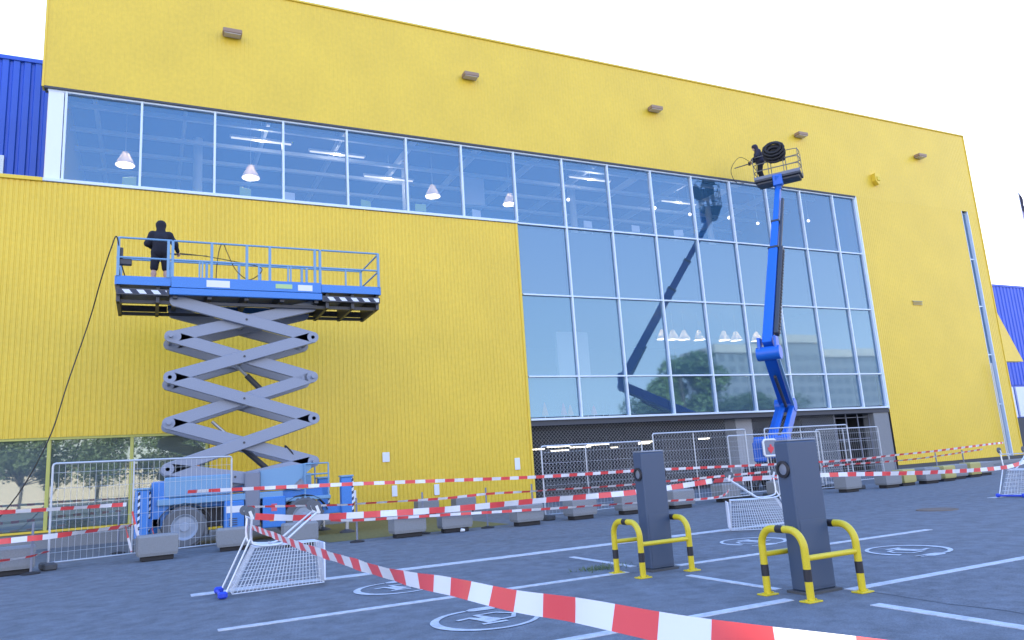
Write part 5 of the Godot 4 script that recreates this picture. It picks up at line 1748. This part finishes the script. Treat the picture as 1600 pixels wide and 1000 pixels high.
func small_things() -> void:
	# floodlights on the upper wall
	var fl := [[2.23, "leftmost"], [11.1, "second from left"], [20.03, "middle"], [28.88, "fourth from left, above the boom basket"], [37.77, "rightmost"]]
	for a in fl:
		var t := thing("wall_floodlight", "small brown box floodlight on upper yellow wall, " + a[1], "floodlight", Vector3(a[0], 16.66, FZ), 0, "floodlights on the upper wall")
		var mb := MB.new()
		mb.cbox(Vector3(0, 0.02, 0.2), Vector3(0.62, 0.16, 0.34), 0.02)
		part(t, "housing", mb, M.flood_brown)
		bx(t, "lens", -0.27, 0.27, -0.085, -0.06, 0.06, 0.34, M.flood_glass)
		bx(t, "bracket", -0.1, 0.1, -0.04, 0.08, 0.0, 0.04, M.flood_brown)
	var t := thing("alarm_box", "small yellow alarm box on wall right of the tall glass", "alarm box", Vector3(33.96, 14.9, FZ))
	var mb := MB.new()
	mb.prism(PackedVector2Array([Vector2(-0.2, 0.3), Vector2(0.2, 0.3), Vector2(0.2, -0.1), Vector2(0.0, -0.32), Vector2(-0.2, -0.1)]), 0.24, Transform3D(Basis.IDENTITY, Vector3(0, 0, 0.13)))
	part(t, "housing", mb, M.yellow_trim)
	bx(t, "lamp_cover", -0.1, 0.1, -0.1, 0.12, 0.25, 0.29, M.guard_yellow, 0.01)
	t = thing("vent_cap", "small grey vent cap on right yellow wall beside the glass", "vent", Vector3(35.69, 8.35, FZ))
	for k in 3:
		bx(t, "louvre", -0.35, 0.35, -0.08 + k * 0.07, -0.05 + k * 0.07, 0.0, 0.06, M.vent_grey)
	bx(t, "frame", -0.38, 0.38, 0.1, 0.13, 0.0, 0.07, M.vent_grey)
	for a in [[7.24, 2.0, 0.24, 0.32, "white notice on yellow wall, left of two"], [12.15, 1.5, 0.2, 0.42, "white notice on yellow wall close to the parking opening"], [6.1, 0.8, 0.18, 0.36, "pale low plate on yellow wall, left of three"], [7.5, 0.86, 0.18, 0.36, "pale low plate on yellow wall, middle of three"], [9.0, 0.8, 0.18, 0.36, "pale low plate on yellow wall, right of three"]]:
		t = thing("wall_notice", a[4], "notice", Vector3(a[0], a[1], FZ), 0, "white notices on the yellow wall")
		mb = MB.new()
		mb.cbox(Vector3(0, 0, 0.02), Vector3(a[2], a[3], 0.03), 0.004)
		part(t, "plate", mb, M.white_panel)
		bx(t, "batten", -0.04, 0.04, -a[3] * 0.3, a[3] * 0.3, -0.02, 0.004, M.grey_plate)
	# framed sign on the fence before the boom lift
	t = thing("fence_sign", "white framed sign with red mark on fence before the boom lift", "sign", Vector3(16.95, 1.47, -17.5))
	mb = MB.new()
	mb.pipe(PackedVector3Array([V(-0.2, -0.24, 0), V(0.2, -0.24, 0), V(0.25, -0.19, 0), V(0.25, 0.19, 0), V(0.2, 0.24, 0), V(-0.2, 0.24, 0), V(-0.25, 0.19, 0), V(-0.25, -0.19, 0), V(-0.2, -0.24, 0)]), 0.035, 8)
	part(t, "frame", mb, M.label_white)
	bx(t, "plate", -0.2, 0.2, -0.2, 0.2, -0.01, 0.01, M.grey_plate)
	mb = MB.new()
	mb.prism(PackedVector2Array([V2(-0.02, -0.17), V2(0.1, -0.05), V2(0.1, 0.02), V2(0.04, 0.03), V2(0.02, 0.1), V2(-0.03, 0.1), V2(-0.05, 0.0), V2(-0.12, 0.02), V2(-0.12, -0.06)]), 0.012, Transform3D(Basis.IDENTITY, V(0.02, 0, 0.018)))
	part(t, "mark", mb, M.red_plastic)
	# cable from the platform to the ground at the left, hose on the platform
	t = thing("power_cable", "black cable hanging from scissor lift platform down to left edge", "cable", Vector3.ZERO)
	mb = MB.new()
	mb.pipe(spline([V(-0.6, 6.52, -20.3), V(-0.72, 6.9, -20.2), V(-0.84, 7.56, -20.05), V(-0.95, 7.3, -20.05), V(-1.18, 6.6, -20.6), V(-1.45, 5.76, -21.5), V(-1.85, 4.2, -21.5), V(-2.22, 2.73, -21.5), V(-2.9, 1.3, -21.5), V(-3.8, 0.35, -21.4), V(-4.6, 0.025, -21.2), V(-6.0, 0.025, -21.0)], 8), 0.015, 7)
	part(t, "line", mb, M.black_rubber)
	t = thing("washer_hose", "thin yellow brown hose draped over the scissor lift rails", "hose", Vector3.ZERO)
	mb = MB.new()
	mb.pipe(spline([V(0.55, 7.52, -21.0), V(1.2, 7.45, -20.9), V(2.0, 7.25, -20.6), V(2.6, 7.02, -20.3), V(2.3, 6.7, -20.3), V(1.95, 6.9, -20.2), V(1.72, 7.35, -20.15), V(1.6, 7.6, -20.12), V(1.5, 7.3, -20.2), V(1.48, 6.6, -20.4), V(1.7, 6.52, -20.6)], 8), 0.013, 6)
	part(t, "line", mb, mat("hose_brown", lin(0.16, 0.11, 0.03), 0.6))
	# warm beacon light and orange cover behind the scissor arms
	t = thing("traffic_cone", "orange and white traffic cone behind the scissor lift arms", "cone", Vector3(1.15, 1.605, -21.84))
	mb = MB.new()
	mb.lathe(PackedVector2Array([Vector2(0.15, 0.02), Vector2(0.06, 0.4), Vector2(0.03, 0.45), Vector2(0, 0.45)]), 16)
	part(t, "body", mb, M.orange_plastic)
	mb = MB.new()
	mb.cbox(V(0, 0.01, 0), V(0.36, 0.03, 0.36), 0.008)
	part(t, "base", mb, M.orange_plastic)
	# drain cover and weeds
	t = thing("drain_cover", "rusty round drain cover in the asphalt on the right", "drain cover", Vector3(14.4, 0.0, -10.5))
	mb = MB.new()
	mb.lathe(PackedVector2Array([Vector2(0.0, 0.014), Vector2(0.3, 0.014), Vector2(0.305, 0.008), Vector2(0.33, 0.008), Vector2(0.335, 0.014), Vector2(0.38, 0.014), Vector2(0.39, 0.0)]), 28)
	part(t, "lid", mb, M.rust)
	var wd := MB.new()
	for k in 260:
		var c := V(5.45 + rng.randfn(0.0, 0.22), 0.0, -8.95 + rng.randfn(0.0, 0.1))
		var a := rng.randf() * TAU
		var d := V(cos(a), 0, sin(a))
		var hg := rng.randf_range(0.02, 0.07)
		wd.tri(c - d * 0.006, c + d * 0.006, c + V(rng.randf_range(-0.04, 0.04), hg, rng.randf_range(-0.04, 0.04)))
	var g := part(self, "weeds", wd, M.leaf_dark)
	g.set_meta("kind", "stuff")
	tag(g, "small weeds growing by the foot of the farther guard hoop", "weeds")
	# white pebble-like caps and a bar stool of litter
	for a in [[6.62, -16.75, "small white paper cup lying by the second block"]]:
		t = thing("litter", a[2], "litter", Vector3(a[0], 0.0, a[1]))
		mb = MB.new()
		mb.lathe(PackedVector2Array([Vector2(0.0, 0.0), Vector2(0.03, 0.0), Vector2(0.04, 0.09), Vector2(0.036, 0.09), Vector2(0.027, 0.01), Vector2(0, 0.01)]), 14, Transform3D(Basis(Vector3.BACK, 1.45), Vector3(0, 0.04, 0)))
		part(t, "cup", mb, M.label_white)
	# low bollards of scaffold tubes leaning at the right corner
	t = thing("scaffold_pole", "thin pale upright pole beside the slit near right corner of yellow wall", "pole", Vector3(40.0, 0, FZ + 1.2))
	mb = MB.new()
	mb.tube(V(0.55, 0.01, -1.0), V(0.55, 5.2, -1.0), 0.04, 8)
	part(t, "tube", mb, M.galvanised)


func V2(x: float, y: float) -> Vector2:
	return Vector2(x, y)
